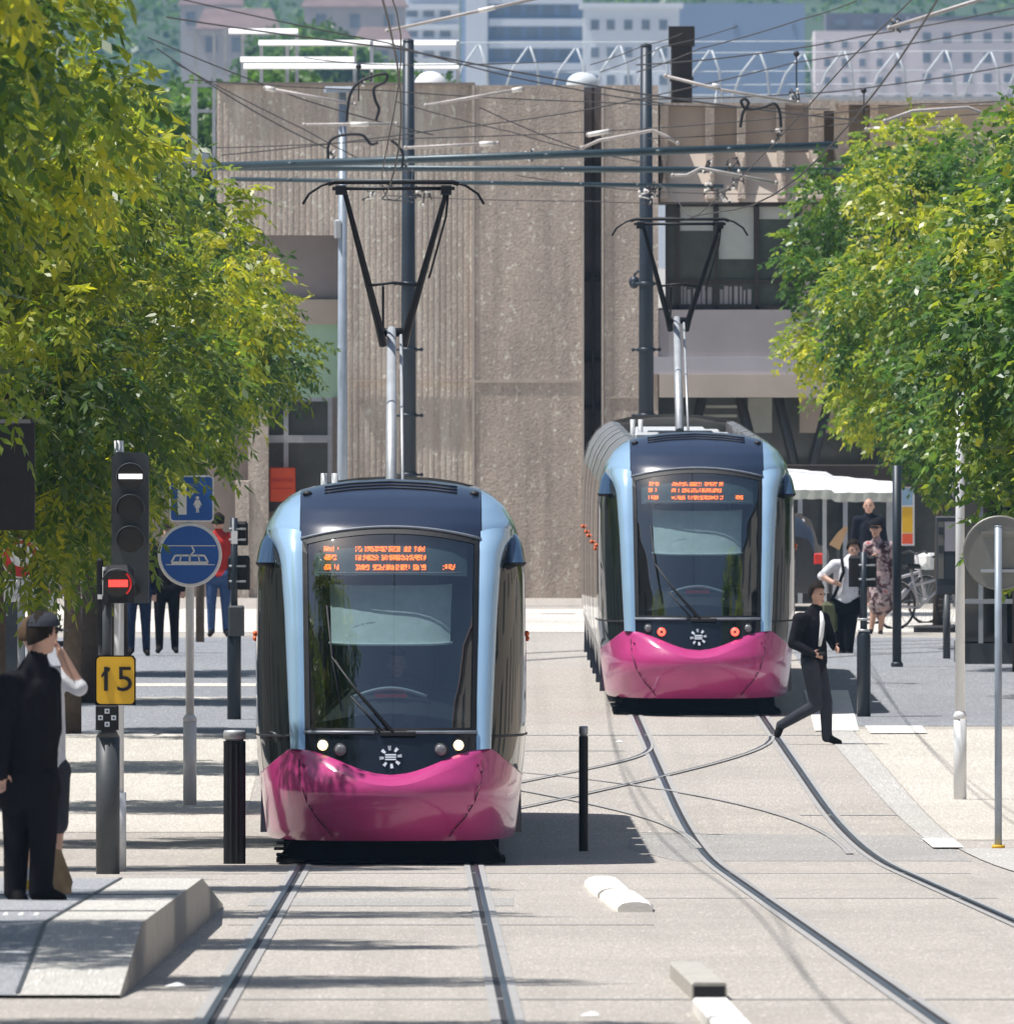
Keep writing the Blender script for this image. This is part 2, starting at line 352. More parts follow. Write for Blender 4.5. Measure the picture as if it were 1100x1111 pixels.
# ------------------------------------------------------------------ ground, paving, tracks
ground_poly('ground', [(-600, -40), (600, -40), (600, 3500), (-600, 3500)], M['slab'], 0.0)
def pxpoly(pts): return [G(x, y) for x, y in pts]
ground_poly('far_pavement', [(-60, D(72.0)), (60, D(72.0)), (60, D(76.2)), (-60, D(76.2))], M['far_paving'], 0.004)
ground_poly('left_road', [(-60, D(77.2)), (G(280, 690)[0], D(77.2)), (-2.75, D(94.6)), (-60, D(94.6))], M['asphalt'], 0.004)
ground_poly('left_pavement', [(-60, D(94.8)), (-2.75, D(94.8)), (-2.55, D(113.5)), (-60, D(113.5))], M['cream'], 0.004)
ground_poly('right_road', [(3.9, D(77.2)), (60, D(77.2)), (60, D(93.2)), (3.83, D(93.2))], M['asphalt'], 0.004)
ground_poly('right_pavement', [(4.0, D(93.8)), (60, D(93.8)), (60, D(115.6)), (4.22, D(115.6)), (4.16, D(108))], M['cream'], 0.004)
ground_poly('right_kerb', [(3.62, D(93.2)), (3.98, D(93.2)), (4.2, D(115.4)), (3.93, D(115.4))], M['kerb'], 0.008)
ground_poly('crossing_marking', pxpoly([(872, 750), (920, 750), (932, 794), (884, 794)]), M['white_line'], 0.013)
ground_poly('edge_marking', pxpoly([(938, 789), (1000, 789), (1006, 797), (944, 797)]), M['white_line'], 0.017)
ground_poly('stop_marking', pxpoly([(1000, 912), (1034, 912), (1046, 922), (1012, 922)]), M['white_line'], 0.021)
ground_poly('near_kerb', pxpoly([(1040, 922), (1400, 922), (1400, 950), (1110, 950)]), M['kerb'], 0.011)
for yy in (742, 757, 797):
    s_ = gs(yy)
    ground_poly('pavement_strip', [(-40, D(s_)), (-2.75, D(s_)), (-2.75, D(s_+0.55)), (-40, D(s_+0.55))], M['far_paving'], 0.008)
M['patch'] = groundmat('grey_patch', (0.37, 0.355, 0.335), (0.48, 0.465, 0.44), 0.3)
ground_poly('road_patch', [(1.5, 171), (4.1, 171), (4.1, 183.5), (1.2, 184.5), (1.1, 178)], M['patch'], 0.003)
ground_poly('road_patch', [(-1.9, 141.5), (.05, 141.5), (.05, 146), (-1.9, 146)], M['patch'], 0.003)
def track_x(right, d): return (2.91-0.00475*(d-96.3)) if right else (-0.74-0.0041*(d-96.3))
def ribbon(mb, pts, x0, x1, lift, mi):
    """band at lateral offset x0..x1 from a centre line of (X, depth) points"""
    rows = []
    for i, (x, d) in enumerate(pts):
        a = Vector(pts[max(i-1, 0)]); b = Vector(pts[min(i+1, len(pts)-1)]); t = (b-a).normalized(); n = Vector((t.y, -t.x))
        rows.append([(x+n.x*o, d+n.y*o, gz(d+n.y*o)+lift) for o in (x0, x1)])
    mb.grid(rows, mi, smooth=False)
def line_pts(right):
    ds = [20+q*8 for q in range(18)]+[160, 165]+[165+3.3*q for q in range(1, 11)]+[204+8*q for q in range(7)]
    pts = [(track_x(right, d), d) for d in ds]
    R = 24.0; x0, d0 = pts[-1]
    for k in range(1, 13):
        a = math.radians(7.5*k); pts.append((x0+R*(1-math.cos(a))-0.0045*0, d0+R*math.sin(a)))
    pts.append((pts[-1][0]+25, pts[-1][1])); return pts
for right in (False, True):
    mb = MB(); c = line_pts(right)
    for side in (-1, 1):
        o = side*0.7475; g = -side
        ribbon(mb, c, o-0.085, o-0.036, 0.008, 1); ribbon(mb, c, o+0.036, o+0.085, 0.008, 1)
        a, b = sorted((o, o+g*0.036)); ribbon(mb, c, a, b, 0.004, 2)
        a, b = sorted((o-g*0.036, o)); ribbon(mb, c, a, b, 0.012, 0)
    tag(mb.build('tram_track', [M['rail'], M['seal'], M['groove']]), kind='structure')
def bez(p, n=14):
    out = []
    for i in range(n+1):
        t = i/n; q = [Vector(v) for v in p]
        while len(q) > 1: q = [q[k]*(1-t)+q[k+1]*t for k in range(len(q)-1)]
        out.append(tuple(q[0]))
    return out
mb = MB()
for pts in ([(-1.9, 214), (-1.0, 208), (0.2, 203), (1.0, 198.5), (1.35, 197), (1.62, 190)][::-1] if False else [G(430, 878), G(572, 846), G(650, 833), G(695, 826), G(709, 818), G(704, 806)],
            [G(420, 905), G(569, 875), G(700, 848), G(790, 829), G(838, 814), G(836, 800)],
            [G(470, 842), G(569, 858), G(660, 874), G(725, 888), G(746, 900), G(760, 922)],
            [G(560, 838), G(650, 845), G(739, 859), G(830, 873), G(890, 886), G(914, 912), G(924, 928)]):
    c = bez(pts, 16); k_ = len(mb.f) > 60; ribbon(mb, c, -0.014, 0.014, 0.016, 1 if k_ else 0); ribbon(mb, c, 0.015, 0.05, 0.014, 1)
tag(mb.build('crossover_track', [M['rail'], M['seal'], M['groove']]), kind='structure')
mb = MB()
for yy, x0, x1 in ((798, -2.4, 3.6), (885, 2.9, 4.1), (948, -2.0, 3.9), (1004, -1.9, 1.0), (1085, -1.6, 3.6), (975, 1.0, 3.7), (815, -2.4, 1.3)):
    d = D(gs(yy)); ribbon(mb, [(x0, d), (x1, d)], -0.11, 0.11, 0.005, 0)
tag(mb.build('slab_joints', M['seal']), kind='structure')
# tram platform with ramps
mb = MB(); px = -2.07
def plat(d): return gz(d)+ (0.30 if 109.8 <= d <= 131.5 else (max(0, 0.30*(d-103.5)/6.3) if d < 109.8 else max(0, 0.30*(141-d)/9.5)))
for (xa, xb, mi) in ((px-0.55, px, 0), (-9.0, px-0.55, 1)):
    ds = [103.5, 109.8, 131.5, 141.0]
    mb.grid([[(xa, d, plat(d)+0.02), (xb, d, plat(d)+0.02)] for d in ds], mi, smooth=False)
mb.grid([[(px, d, plat(d)+0.02), (px, d, gz(d)-0.1)] for d in [103.5, 109.8, 115, 120, 125, 131.5, 141.0]], 2, smooth=False)
mb.box((px-0.553, 110, plat(110)+0.021), (px-0.547, 110.01, plat(110)+0.022), 2)
tag(mb.build('platform', [M['platform'], M['platform2'], M['conc']]), kind='structure')
mb = MB()
ribbon(mb, [(px-0.55, 103.6), (px-0.55, 109.8), (px-0.55, 131.5)], -0.012, 0.012, 0.0, 0)
for v in mb.v: v.z = plat(v.y)+0.026
for d_ in (114.6, 122.4): mb.box((-9, d_, plat(d_)+.021), (px-.01, d_+.05, plat(d_)+.025), 0)
tag(mb.build('platform_joint', M['postgrey']), kind='structure')
mb = MB()
for k in range(26):
    x = -2.75-0.09*k; mb.ball((x, 113.2, plat(113.2)+0.022), (0.018, 0.25, 0.006), 8)
tag(mb.build('tactile_paving', M['white_conc']), kind='structure')
# ------------------------------------------------------------------ the two trams
VEND = 2.3; TL = 25.0
_W = [(.20,1.05),(.26,1.095),(.49,1.12),(.73,1.15),(.9,1.17),(1.13,1.185),(1.77,1.19),(2.53,1.175),(2.79,1.14),(2.97,1.08),(3.13,.985),(3.22,.88),(3.264,.79),(3.315,.58),(3.345,.34),(3.36,0)]
_N = [(.20,.20),(.3,.10),(.5,.03),(.7,.02),(.85,.06),(1.0,.12),(1.13,.17),(1.5,.28),(2.0,.45),(2.4,.62),(2.75,.82),(2.95,1.0),(3.1,1.22),(3.2,1.48),(3.28,1.8),(3.33,2.05),(3.36,2.3)]
def interp(t, x):
    if x <= t[0][0]: return t[0][1]
    for (a, b), (c, d) in zip(t, t[1:]):
        if x <= c: return b+(d-b)*(x-a)/(c-a)
    return t[-1][1]
def Wd(w): return interp(_W, w)
def Top(u):
    u = abs(u); r = [(b, a) for a, b in _W if a > 2.6][::-1]
    return interp(r, u)
NE = 2.7
def hullv(u, w):
    n = interp(_N, w); W = max(Wd(w), 1e-4); r = min(abs(u)/W, 1.0)
    return n+(VEND-n)*(1-(1-r**NE)**(1/NE))
def hull(u, w, off=0.0):
    """point on the nose; off pushes it outwards (towards the viewer and sideways)"""
    v = hullv(u, w); e = 0.01
    du = (hullv(u+e, w)-hullv(u-e, w))/(2*e) if abs(u)+e < Wd(w) else math.copysign(6, u)
    dw = (hullv(u, min(w+e, 3.355))-hullv(u, w-e))/(2*e)
    n = Vector((du, -1, dw)).normalized() if True else 0
    n = Vector((du, -1.0, dw)).normalized()
    n = Vector((du, -1.0, dw)); n.normalize()
    return Vector((u, v, w))+n*off
def smile(u):
    u = abs(u)
    if u <= .85: return .79+.225*(1-math.cos(math.pi*min(u/.85, 1)))/2
    return 1.015-.265*min(1, (u-.85)/.32)**1.1
def lipw(u):
    u = abs(u); return smile(u)-(.095 if u < .6 else .095*max(0.12, 1-(u-.6)/.3))
def winu(q): return .742+.03*q
def wtop(u): return 2.925-.10*(abs(u)/.77)**2
def pillar_out(w): return interp([(1.0,.862),(1.6,.895),(2.2,.925),(2.6,.958),(2.74,.99),(2.86,1.08)], w)
def nose_parts(root, red, full=True):
    def put(mb, name, m, parent=root, **k): return mb.build(name, m, parent, **k)
    # windscreen
    def wgrid(off, shrink=0.0, q0=0.0, q1=1.0, n=24, m=18):
        rows = []
        for j in range(m+1):
            q = q0+(q1-q0)*j/m; row = []
            for i in range(n+1):
                u = (-1+2*i/n)*(winu(q)-shrink); w_ = 1.15+shrink+(wtop(u)-shrink-1.15-shrink)*q; row.append(hull(u, w_, off))
            rows.append(row)
        return rows
    put(MB().grid(wgrid(0.0), 0), 'windshield', M['windshield'])
    # black border of the windscreen
    mb = MB(); A = wgrid(0.006); B = wgrid(0.006, 0.045)
    edge = lambda R: R[0][:] + [r[-1] for r in R[1:]] + R[-1][::-1][1:] + [r[0] for r in R[::-1][1:]]
    ea, eb = edge(A), edge(B); mb.grid([ea, eb], 0, smooth=False)
    put(mb, 'windshield_seal', M['rubber'])
    mb = MB(); mb.tube([hull(-.78+1.56*i/20, wtop(-.78+1.56*i/20)+.012, .01) for i in range(21)], .014, 6); put(mb, 'roof_edge_trim', M['trim'])
    mb = MB(); mb.tube([hull(-.74+.6*i/8, 1.155, .012) for i in range(9)], .016, 6); mb.tube([hull(.14+.6*i/8, 1.155, .012) for i in range(9)], .016, 6); put(mb, 'lower_trim', M['trim'])
    # blue corner posts flowing up into the roof corners
    for sgn in (-1, 1):
        rows = []
        for j in range(29):
            w_ = 1.0+(2.9-1.0)*j/28; q = min(1, max(0, (w_-1.15)/1.68)); a = winu(q)+.003; b = min(pillar_out(w_), Wd(w_)-.002)
            rows.append([hull(sgn*(a+(b-a)*i/8), w_, .065*math.sin(math.pi*i/8)**.7 if 0 < i < 8 else 0.0) for i in range(9)])
        put(MB().grid(rows, 0, flip=sgn < 0), 'corner_post', M['paleblue'])
        rows = []
        for j in range(15):                         # roof shoulder: from the post up and over
            t = j/14; row = []
            for i in range(13):
                u = .79+(1.08-.79)*(i/12); top = Top(u); lo_ = 2.84 if u < 1.02 else 2.84
                row.append(hull(sgn*u, lo_+(top-lo_)*t, 0.012) if t < 1 else Vector((sgn*u, VEND, top)))
            rows.append(row)
        put(MB().grid(rows, 0, flip=sgn < 0), 'roof_shoulder', M['paleblue'])
        # dark side glass round the corner
        rows = []
        for j in range(31):
            w_ = .70+(2.97-.70)*j/30; W = Wd(w_); u0 = min(pillar_out(w_), W-.004); t0 = math.acos(min(1, (u0/W)**(NE/2)))
            row = []
            for i in range(17):
                th = t0*(1-i/16); u = W*math.cos(th)**(2/NE); n = interp(_N, w_)
                row.append(Vector((sgn*u, n+(VEND-n)*(1-math.sin(th)**(2/NE)), w_)))
            rows.append(row)
        sg = put(MB().grid(rows, 0, flip=sgn < 0), 'side_window', M['sideglass'])
        mb = MB(); pts = []
        for i in range(9):
            W = Wd(1.12); u = .87+(W-.875)*i/8; pts.append(hull(sgn*u, 1.12, .008) if u < W-.01 else Vector((sgn*(W+.006), VEND, 1.12)))
        mb.tube(pts, .012, 6); put(mb, 'side_seam', M['rubber'])
        # camera pod that stands in for a mirror
        mb = MB(); rows = []
        for j in range(9):
            t = j/8; c = Vector((sgn*(1.035+.045*(1-t*.8)), 1.45+.35*t, 2.63+.27*t)); rr = .102*math.sqrt(max(0, 1-(t*.985)**3.2))
            rows.append([c+Vector((rr*.95*math.cos(2*math.pi*k/14), rr*1.9*math.sin(2*math.pi*k/14), 0)) for k in range(15)])
        mb.grid(rows, 0)
        pod = put(mb, 'camera_pod', M['podblue'])
        mb = MB(); c = (sgn*1.08, 1.45, 2.615); mb.lathe([(.085, -.02), (.104, 0), (.104, .022)], c, 14); put(mb, 'pod_lens', M['rubber'], pod)
        mb = MB(); mb.ball((sgn*1.195, 2.1, 2.0), (.022, .04, .026), 10); put(mb, 'marker_light', M['marker'])
    # dark nose band with lamps and emblem
    rows = []
    for j in range(9):
        rows.append([hull(-.86+1.72*i/32, (lambda a: a+(1.152-a)*j/8)(smile(-.86+1.72*i/32)-.02), -.004) for i in range(33)])
    put(MB().grid(rows, 0), 'nose_band', M['band'])
    for sgn in (-1, 1):
        for (u, w_, r, m, nm) in ((.59, 1.045, .045, M['lamp_off'] if red else M['headlamp'], 'headlight'), (.435, 1.005, .050, M['tail'] if red else M['lamp_off'], 'tail_light')):
            c = hull(sgn*u, w_, .0); mb = MB(); mb.lathe([(r+.012, -.03), (r+.012, .012), (r+.004, .02)], c, 18, 0, 'y'); ring = put(mb, nm, M['rubber'])
            mb = MB(); mb.lathe([(r, .0), (r, .02), (r*.8, .034), (r*.35, .042)], c, 18, 0, 'y'); put(mb, 'lens', m, ring)
            if red and nm == 'tail_light':
                mb = MB(); mb.lathe([(.018, .04), (.018, .05)], c, 10, 0, 'y'); put(mb, 'lens_core', M['lens_off'], ring)
    mb = MB(); c = Vector((0, 0, .945))
    for k in range(8):
        a = math.pi*2*k/8+.12; d = Vector((math.cos(a), 0, math.sin(a))); p = Vector((-d.z, 0, d.x))
        i0, i1 = .058, .098; wv = .015
        q = [c+d*i0-p*wv*.7, c+d*i0+p*wv*.7, c+d*i1+p*wv, c+d*i1-p*wv]
        mb.add(q+[v+Vector((0, .012, 0)) for v in q], [(0,1,2,3),(3,2,1,0),(0,4,5,1),(1,5,6,2),(2,6,7,3),(3,7,4,0)])
    for k in range(3):
        mb.box(c+Vector((-.048, 0, -.026+.02*k)), c+Vector((.048, .01, -.014+.02*k)))
    for v in mb.v: v.y += hull(v.x, v.z, 0.0).y-.022
    put(mb, 'emblem', M['emblem'])
    # magenta bumper
    rows = []
    th = [math.pi*i/60 for i in range(61)]
    def bump_off(u, w_): 
        k = max(0, min(1, (1.22-abs(u))/.35)); return (.15*math.exp(-((w_-.62)/.27)**2)*k+.02)
    for j in range(17):
        row = []
        for t in th:
            cs = math.cos(t); W0 = 1.15; u0 = W0*math.copysign(abs(cs)**(2/NE), cs)
            wt = lipw(u0); w_ = .215+(wt-.215)*j/16; W = Wd(w_); u = W*math.copysign(abs(cs)**(2/NE), cs); n = interp(_N, w_)
            v = n+(VEND-n)*(1-abs(math.sin(t))**(2/NE))
            row.append(Vector((u, v, w_))+Vector((.25*math.copysign(1, cs)*abs(cs), -1, 0))*bump_off(u, w_)*(abs(math.sin(t))**.6))
        rows.append(row)
    lastrow = rows[-1]; lip = []; lip2 = []
    for p in lastrow:
        u = p.x; lip2.append(hull(max(-1.165, min(1.165, u*.997)), smile(u*.997), .002) if abs(u) < 1.14 else Vector((u, VEND, smile(u))))
    mid = [a*.55+b*.45+Vector((0, -.012, .012)) for a, b in zip(lastrow, lip2)]
    bumper = put(MB().grid(rows, 0).grid([lastrow, mid, lip2], 0), 'bumper', M['pink'])
    for sgn in (-1, 1):
        mb = MB(); pts = []
        kp = ((.80, .92), (.785, .73), (.73, .555), (.64, .41), (.55, .31), (.50, .235))
        for (u, w_) in [(a[0]+(b[0]-a[0])*t/6, a[1]+(b[1]-a[1])*t/6) for a, b in zip(kp, kp[1:]) for t in range(6)]:
            nv = min((p for r_ in rows for p in r_), key=lambda p: (p.x-sgn*u)**2+(p.z-w_)**2); pts.append(Vector((sgn*u, nv.y-.012, w_)))
        mb.tube(pts, .0065, 5); put(mb, 'panel_gap', M['seam'], bumper)
        mb = MB(); mb.lathe([(.011, 0), (.011, .02)], hull(sgn*.76, .87)+Vector((0, -bump_off(.76, .87)-.01, 0)), 8, 0, 'y'); put(mb, 'bolt', M['seam'], bumper)
    # roof cap above the windscreen
    rows = []
    for j in range(17):
        t = j/16; row = []
        for i in range(33):
            u = -.79+1.58*i/32; a = wtop(u)+.012; b = Top(u); row.append(hull(u, a+(b-a)*min(t, .995), .006) if t < 1 else Vector((u, VEND, b)))
        rows.append(row)
    cap = put(MB().grid(rows, 0), 'roof_cap', M['navy'])
    mb = MB()
    for k, z in enumerate((.80, .86, .92)):
        mb.tube([hull(-.58+1.16*i/16, (wtop(-.58+1.16*i/16)+(Top(-.58+1.16*i/16)-wtop(-.58+1.16*i/16))*z), .012) for i in range(17)], .008, 5)
    put(mb, 'roof_vent', M['rubber'], cap)
    for sgn in (-1, 1):
        mb = MB(); mb.ball(hull(sgn*.73, 3.22, .01), (.045, .05, .028), 8); put(mb, 'roof_camera', M['rubber'], cap)
    # destination display behind the top of the glass
    mb = MB()
    mb.grid([[hull(-.70+1.40*i/12, 2.56+.30*j/3-.02*abs(-1+2*i/12)**2, -.07) for i in range(13)] for j in range(4)], 0)
    disp = put(mb, 'destination_display', M['cab'])
    mb = MB(); mb.tube([hull(-.66+1.32*i/10, 2.565, -.05) for i in range(11)], .008, 5); put(mb, 'display_edge', M['console'], disp)
    rr = random.Random(5 if red else 3); mb = MB()
    def dots(x0, x1, w_, dens):
        n = int((x1-x0)/.0105); gap = 0
        for k in range(n):
            if gap > 0: gap -= 1; continue
            if rr.random() > dens: gap = rr.choice((1, 1, 2, 3))
            for r_ in range(5):
                if rr.random() < .72:
                    x = x0+.0105*k; c = hull(x, w_+.0095*(r_-2), -.06); mb.box(c+Vector((-.0048, -.004, -.0045)), c+Vector((.0048, 0, .0045)))
    for w_ in (2.79, 2.705, 2.62):
        dots(-.60, -.455, w_, .85); dots(-.31, .33, w_, .86)
    dots(.475, .60, 2.62, .85)
    put(mb, 'led_text', M['led'], disp)
    mb = MB(); text_mb(mb, '1010 602' if red else '1013 602', hull(-.42, 2.53, .004)+Vector((0, -.004, 0)), .042, thick=.001); put(mb, 'fleet_number', M['trim'])
    # cab interior
    mb = MB(); mb.box((-1.05, 2.2, .6), (1.05, 2.26, 2.95)); mb.box((-1.0, .9, .5), (1.0, 2.2, .56)); put(mb, 'cab_wall', M['cab'])
    mb = MB(); mb.grid([[hull(-.64+1.28*i/10, 2.0+.55*j/4, -.24) for i in range(11)] for j in range(5)], 0); mb.tube([hull(-.66+1.32*i/10, 1.99, -.23) for i in range(11)], .014, 6)
    put(mb, 'sunblind', M['cab_light'])
    mb = MB(); rows = []
    for j in range(5):
        rows.append([Vector((-.72+1.44*i/14, hullv(-.72+1.44*i/14, 1.3)+.12+.14*j, 1.22+.06*j+.10*math.sin(math.pi*i/14))) for i in range(15)])
    mb.grid(rows, 0); put(mb, 'dashboard', M['rubber'])
    mb = MB()
    mb.tube([(-.32+.64*i/12, .62, 1.46+.075*math.sin(math.pi*i/12)) for i in range(13)], .020, 6); mb.tube([(-.36+.72*i/12, .58, 1.34) for i in range(13)], .018, 6)
    con = put(mb, 'console', M['console']); mb = MB(); mb.box((-.14, .56, 1.455), (.14, .6, 1.49)); put(mb, 'console_strip', M['red'], con)
    mb = MB(); mb.bbox((-.02, 1.5, .9), (.42, 1.68, 1.98), .05); mb.bbox((.08, 1.5, 2.0), (.32, 1.62, 2.2), .04); put(mb, 'driver_seat', M['cab'])
    for x in (-.52, .40):
        mb = MB(); mb.box((x-.012, 1.9, .9), (x+.012, 1.95, 2.5)); put(mb, 'cab_partition', M['console'])
    # wiper
    mb = MB(); mb.tube([hull(.02, 1.15, .03), hull(-.30, 1.52, .04), hull(-.50, 1.80, .04)], [.016, .012, .008], 6); mb.tube([hull(-.42, 1.34, .03), hull(-.5, 1.8, .03), hull(-.55, 2.25, .02)], .009, 5)
    mb.tube([hull(-.06, 1.15, .03), hull(-.34, 1.46, .04)], .008, 5)
    mb.bbox(hull(-.09, 1.12, .03), hull(.22, 1.17, .0)+Vector((0, .02, 0)), .01); put(mb, 'wiper', M['rubber'])
    # underbody and step plates
    mb = MB(); mb.bbox((-1.0, .75, .045), (1.0, VEND+.5, .26), .25); put(mb, 'underbody', M['black_tram'])
    mb = MB()
    for k in range(3): mb.box((-1.0-.02*(k % 2), .9, .07+.05*k), (-.9, 1.5, .085+.05*k))
    put(mb, 'step_plate', M['black_tram'])
def make_tram(name, label, loc, yaw, pitch, red, pan_h):
    root = T(name, label, 'tram', loc, 'magenta fronted trams'); root.rotation_euler = (pitch, 0, yaw)
    nose_parts(root, red)
    # tail end: the same shapes turned round
    for ch in [q for q in COL.objects if q.parent == root and q.name.split('.')[0] in ('windshield','corner_post','roof_shoulder','side_window','nose_band','bumper','roof_cap','cab_wall','underbody')]:
        c = ch.copy(); COL.objects.link(c); c.parent = root; c.location = (0, TL, 0); c.rotation_euler = (0, 0, math.pi)
    # body: five cars with bellows between
    joints = [VEND, 7.4, 7.9, 13.2, 13.7, 14.9+4.1, 19.5, 23.1, 23.5, TL-VEND]
    joints = [VEND, 6.6, 7.0, 11.0, 11.4, 14.0, 14.4, 18.2, 18.6, TL-VEND]
    prof = lambda k, a, b: [(u, w_) for w_, u in _W if a <= w_ <= b]
    def strip(mb, y0, y1, a, b, inset=0.0, mi=0, n=12, sides=(-1, 1)):
        pts = [(Wd(a+(b-a)*i/n)-inset, a+(b-a)*i/n) for i in range(n+1)]
        for sg in sides: mb.grid([[(sg*u, y, w_) for u, w_ in pts] for y in (y0, y1)], mi, flip=sg > 0)
    for k in range(0, 9):
        y0, y1 = joints[k], joints[k+1]
        if k % 2:
            mb = MB(); strip(mb, y0, y1, .24, 3.2, .09); mb.grid([[(-.8, y, 3.02), (.8, y, 3.02)] for y in (y0, y1)], 0, smooth=False); mb.build('bellows', M['rubber'], root); continue
        for sg in (-1, 1):
            S_ = (sg,)
            mb = MB(); strip(mb, y0, y1, .215, .80, sides=S_); mb.build('skirt_panel', M['skirt'], root)
            mb = MB(); strip(mb, y0, y1, .80, 2.74, .0, sides=S_); mb.build('side_window', M['sideglass'], root)
            mb = MB(); strip(mb, y0, y1, 2.74, 3.264, .0, sides=S_)
            mb.grid([[(sg*.79, y, 3.264), (sg*.70, y, 3.25), (sg*.70, y, 3.03)] for y in (y0, y1)], 0, smooth=False)
            mb.build('roof_fairing', M['fairing'], root)
        mb = MB(); mb.grid([[(-.70, y, 3.03), (.70, y, 3.03)] for y in (y0, y1)], 0, smooth=False)
        for y in (y0, y1): mb.add([(-1.15, y, .25), (1.15, y, .25), (1.1, y, 2.8), (.75, y, 3.03), (-.75, y, 3.03), (-1.1, y, 2.8)], [(0,1,2,3,4,5)])
        mb.build('roof_deck', M['navy'], root)
        mb = MB(); ny = max(2, int((y1-y0)/1.35))
        for q in range(ny+1):
            y = y0+.03+(y1-y0-.06)*q/ny
            strip(mb, y-.025, y+.025, .26, 2.74, -.012)
        mb.build('door_frame', M['skirt'], root)
        mb = MB()
        for q in range(ny+1):
            y = y0+.04+(y1-y0-.08)*q/ny; strip(mb, y-.05, y+.05, 2.76, 3.262, -.02)
        mb.build('roof_rib', M['equip'], root)
        for sg in (-1, 1):
            for y in (y0+.5,): mb = MB(); mb.ball((sg*1.20, y, 1.95), (.022, .04, .026), 8); mb.build('marker_light', M['marker'], root)
    mb = MB(); mb.box((-.95, VEND+.3, .08), (.95, TL-VEND-.3, .3)); mb.build('chassis', M['black_tram'], root)
    # pantograph
    pb = MB(); pb.bbox((-.42, 14.3, 3.10), (.42, 15.9, 3.22), .03); pb.box((-.36, 14.2, 3.03), (.36, 15.8, 3.1)); pan = pb.build('pantograph', M['black'], root)
    mb = MB()
    for x in (-.28, -.1, .08, .24): mb.lathe([(.035, 0), (.05, .02), (.035, .04), (.05, .06), (.035, .09)], (x, 14.25, 3.06), 8)
    mb.build('insulators', M['rodwhite'], pan)
    hh = pan_h; kn = 3.22+(hh-3.22)*.525
    mb = MB(); mb.tube([(-.02, 14.4, 3.22), (-.02, 17.0, kn)], [.055, .045], 10); mb.tube([(.09, 14.5, 3.22), (.07, 16.9, kn-.05)], .016, 6); mb.build('lower_arm', M['galv'], pan)
    mb = MB(); mb.tube([(-.16, 17.0, kn-.02), (.16, 17.0, kn-.02)], .045, 10)
    for sg in (-1, 1):
        mb.tube([(sg*.10, 17.0, kn-.14), (sg*.13, 16.9, kn), (sg*.49+.02, 15.6, hh-.06)], [.042, .04, .022], 8)
    mb.tube([(.52, 15.6, hh-.1), (.50, 15.9, hh-.32), (.34, 16.4, hh-.9)], .011, 6); mb.tube([(-.245, 16.45, kn+.42), (.0, 16.45, kn+.45), (.245, 16.45, kn+.42)], .016, 6)
    mb.tube([(-.1, 16.5, kn+.42), (-.1, 17, kn)], .012, 6); mb.build('upper_arm', M['black'], pan)
    mb = MB()
    for y in (15.45, 15.75):
        mb.tube([(-.62, y, hh-.02), (-.56, y, hh), (.56, y, hh), (.62, y, hh-.02)], .022, 6)
    mb.tube([(-.58, 15.6, hh-.06), (.58, 15.6, hh-.06)], .02, 6)
    for sg in (-1, 1):
        mb.tube([(sg*.56, 15.6, hh), (sg*.68, 15.6, hh-.03), (sg*.80, 15.6, hh-.11), (sg*.86, 15.6, hh-.21)], .014, 6); mb.bbox((sg*.5-.05, 15.4, hh-.12), (sg*.5+.05, 15.8, hh-.03), .01)
    mb.build('collector_head', M['black'], pan)
    for (x0, x1, y0, y1, z) in ((-.6, -.45, 9, 11.5, 3.16), (-.62, -.3, 11.8, 12.2, 3.24), (-.55, .5, 4, 6.6, 3.13), (.46, .62, 12.5, 16, 3.2), (-.62, -.46, 13, 16.5, 3.22), (-.5, .55, 17.6, 19.2, 3.2), (-.5, .4, 19.8, 22.0, 3.2)):
        mb = MB(); mb.bbox((x0, y0, 3.035), (x1, y1, z), .03); mb.build('roof_equipment', M['equip'], root)
    for x in (-.64, -.54):
        mb = MB(); mb.lathe([(.03, 0), (.04, .03), (.03, .06), (.04, .09), (.03, .12), (.03, .34)], (x, 12.0, 3.06), 8); mb.build('surge_arrester', M['equip'], root)
    return root
d1 = 168.0
tram1 = make_tram('tram', 'tram with lit warm headlights nearest the camera, magenta bumper, on the left track', (-1.01, d1, gz(d1)), 0.0043, -math.asin(gz(d1)/TL)*1.0, False, 6.16)
d2 = 229.5
tram2 = make_tram('tram', 'farther tram with two red tail lights lit, seen on the right track', (2.27, d2, 0), 0.0052, 0.0, True, 5.90)
# ------------------------------------------------------------------ the concrete building that closes the street
SB = 70.0; DB = F/SB
def bx(mb, x0, y0, x1, y1, front, depth, mi=0):
    """box covering photo rectangle at the building's scale; front = metres in front of the facade line"""
    a = P(x0, y0, SB); b = P(x1, y1, SB); return mb.box((a.x, DB-front, b.z), (b.x, DB-front+depth, a.z), mi)
YB = HZ+6*SB    # foot of the wall
bld = T('concrete_building', 'broad brown ribbed concrete building with dark vertical slot closing the street', 'building', (0, DB, 0))
mb = MB(); a = P(235, 92, SB); b = P(515, YB, SB); mid = P(376, 255, SB)
def ribs(xa, xb, z0, z1):
    n = max(4, int((xb-xa)/.088)); rows0 = []; rows1 = []
    rnd = random.Random(2)
    for i in range(n):
        x = xa+(xb-xa)*i/n; dx = (xb-xa)/n; r = rnd.uniform(.7, 1.2)
        for q, y in ((0, 0), (.22, 0), (.40, -.006*r), (.85, -.006*r)): rows0.append((x+dx*q, DB+.05+y, z0)); rows1.append((x+dx*q, DB+.05+y, z1))
    rows0.append((xb, DB+.05, z0)); rows1.append((xb, DB+.05, z1))
    mb.grid([rows0, rows1], 0, smooth=False)
ribs(a.x, mid.x, mid.z, a.z); ribs(mid.x, b.x, -.2, a.z)
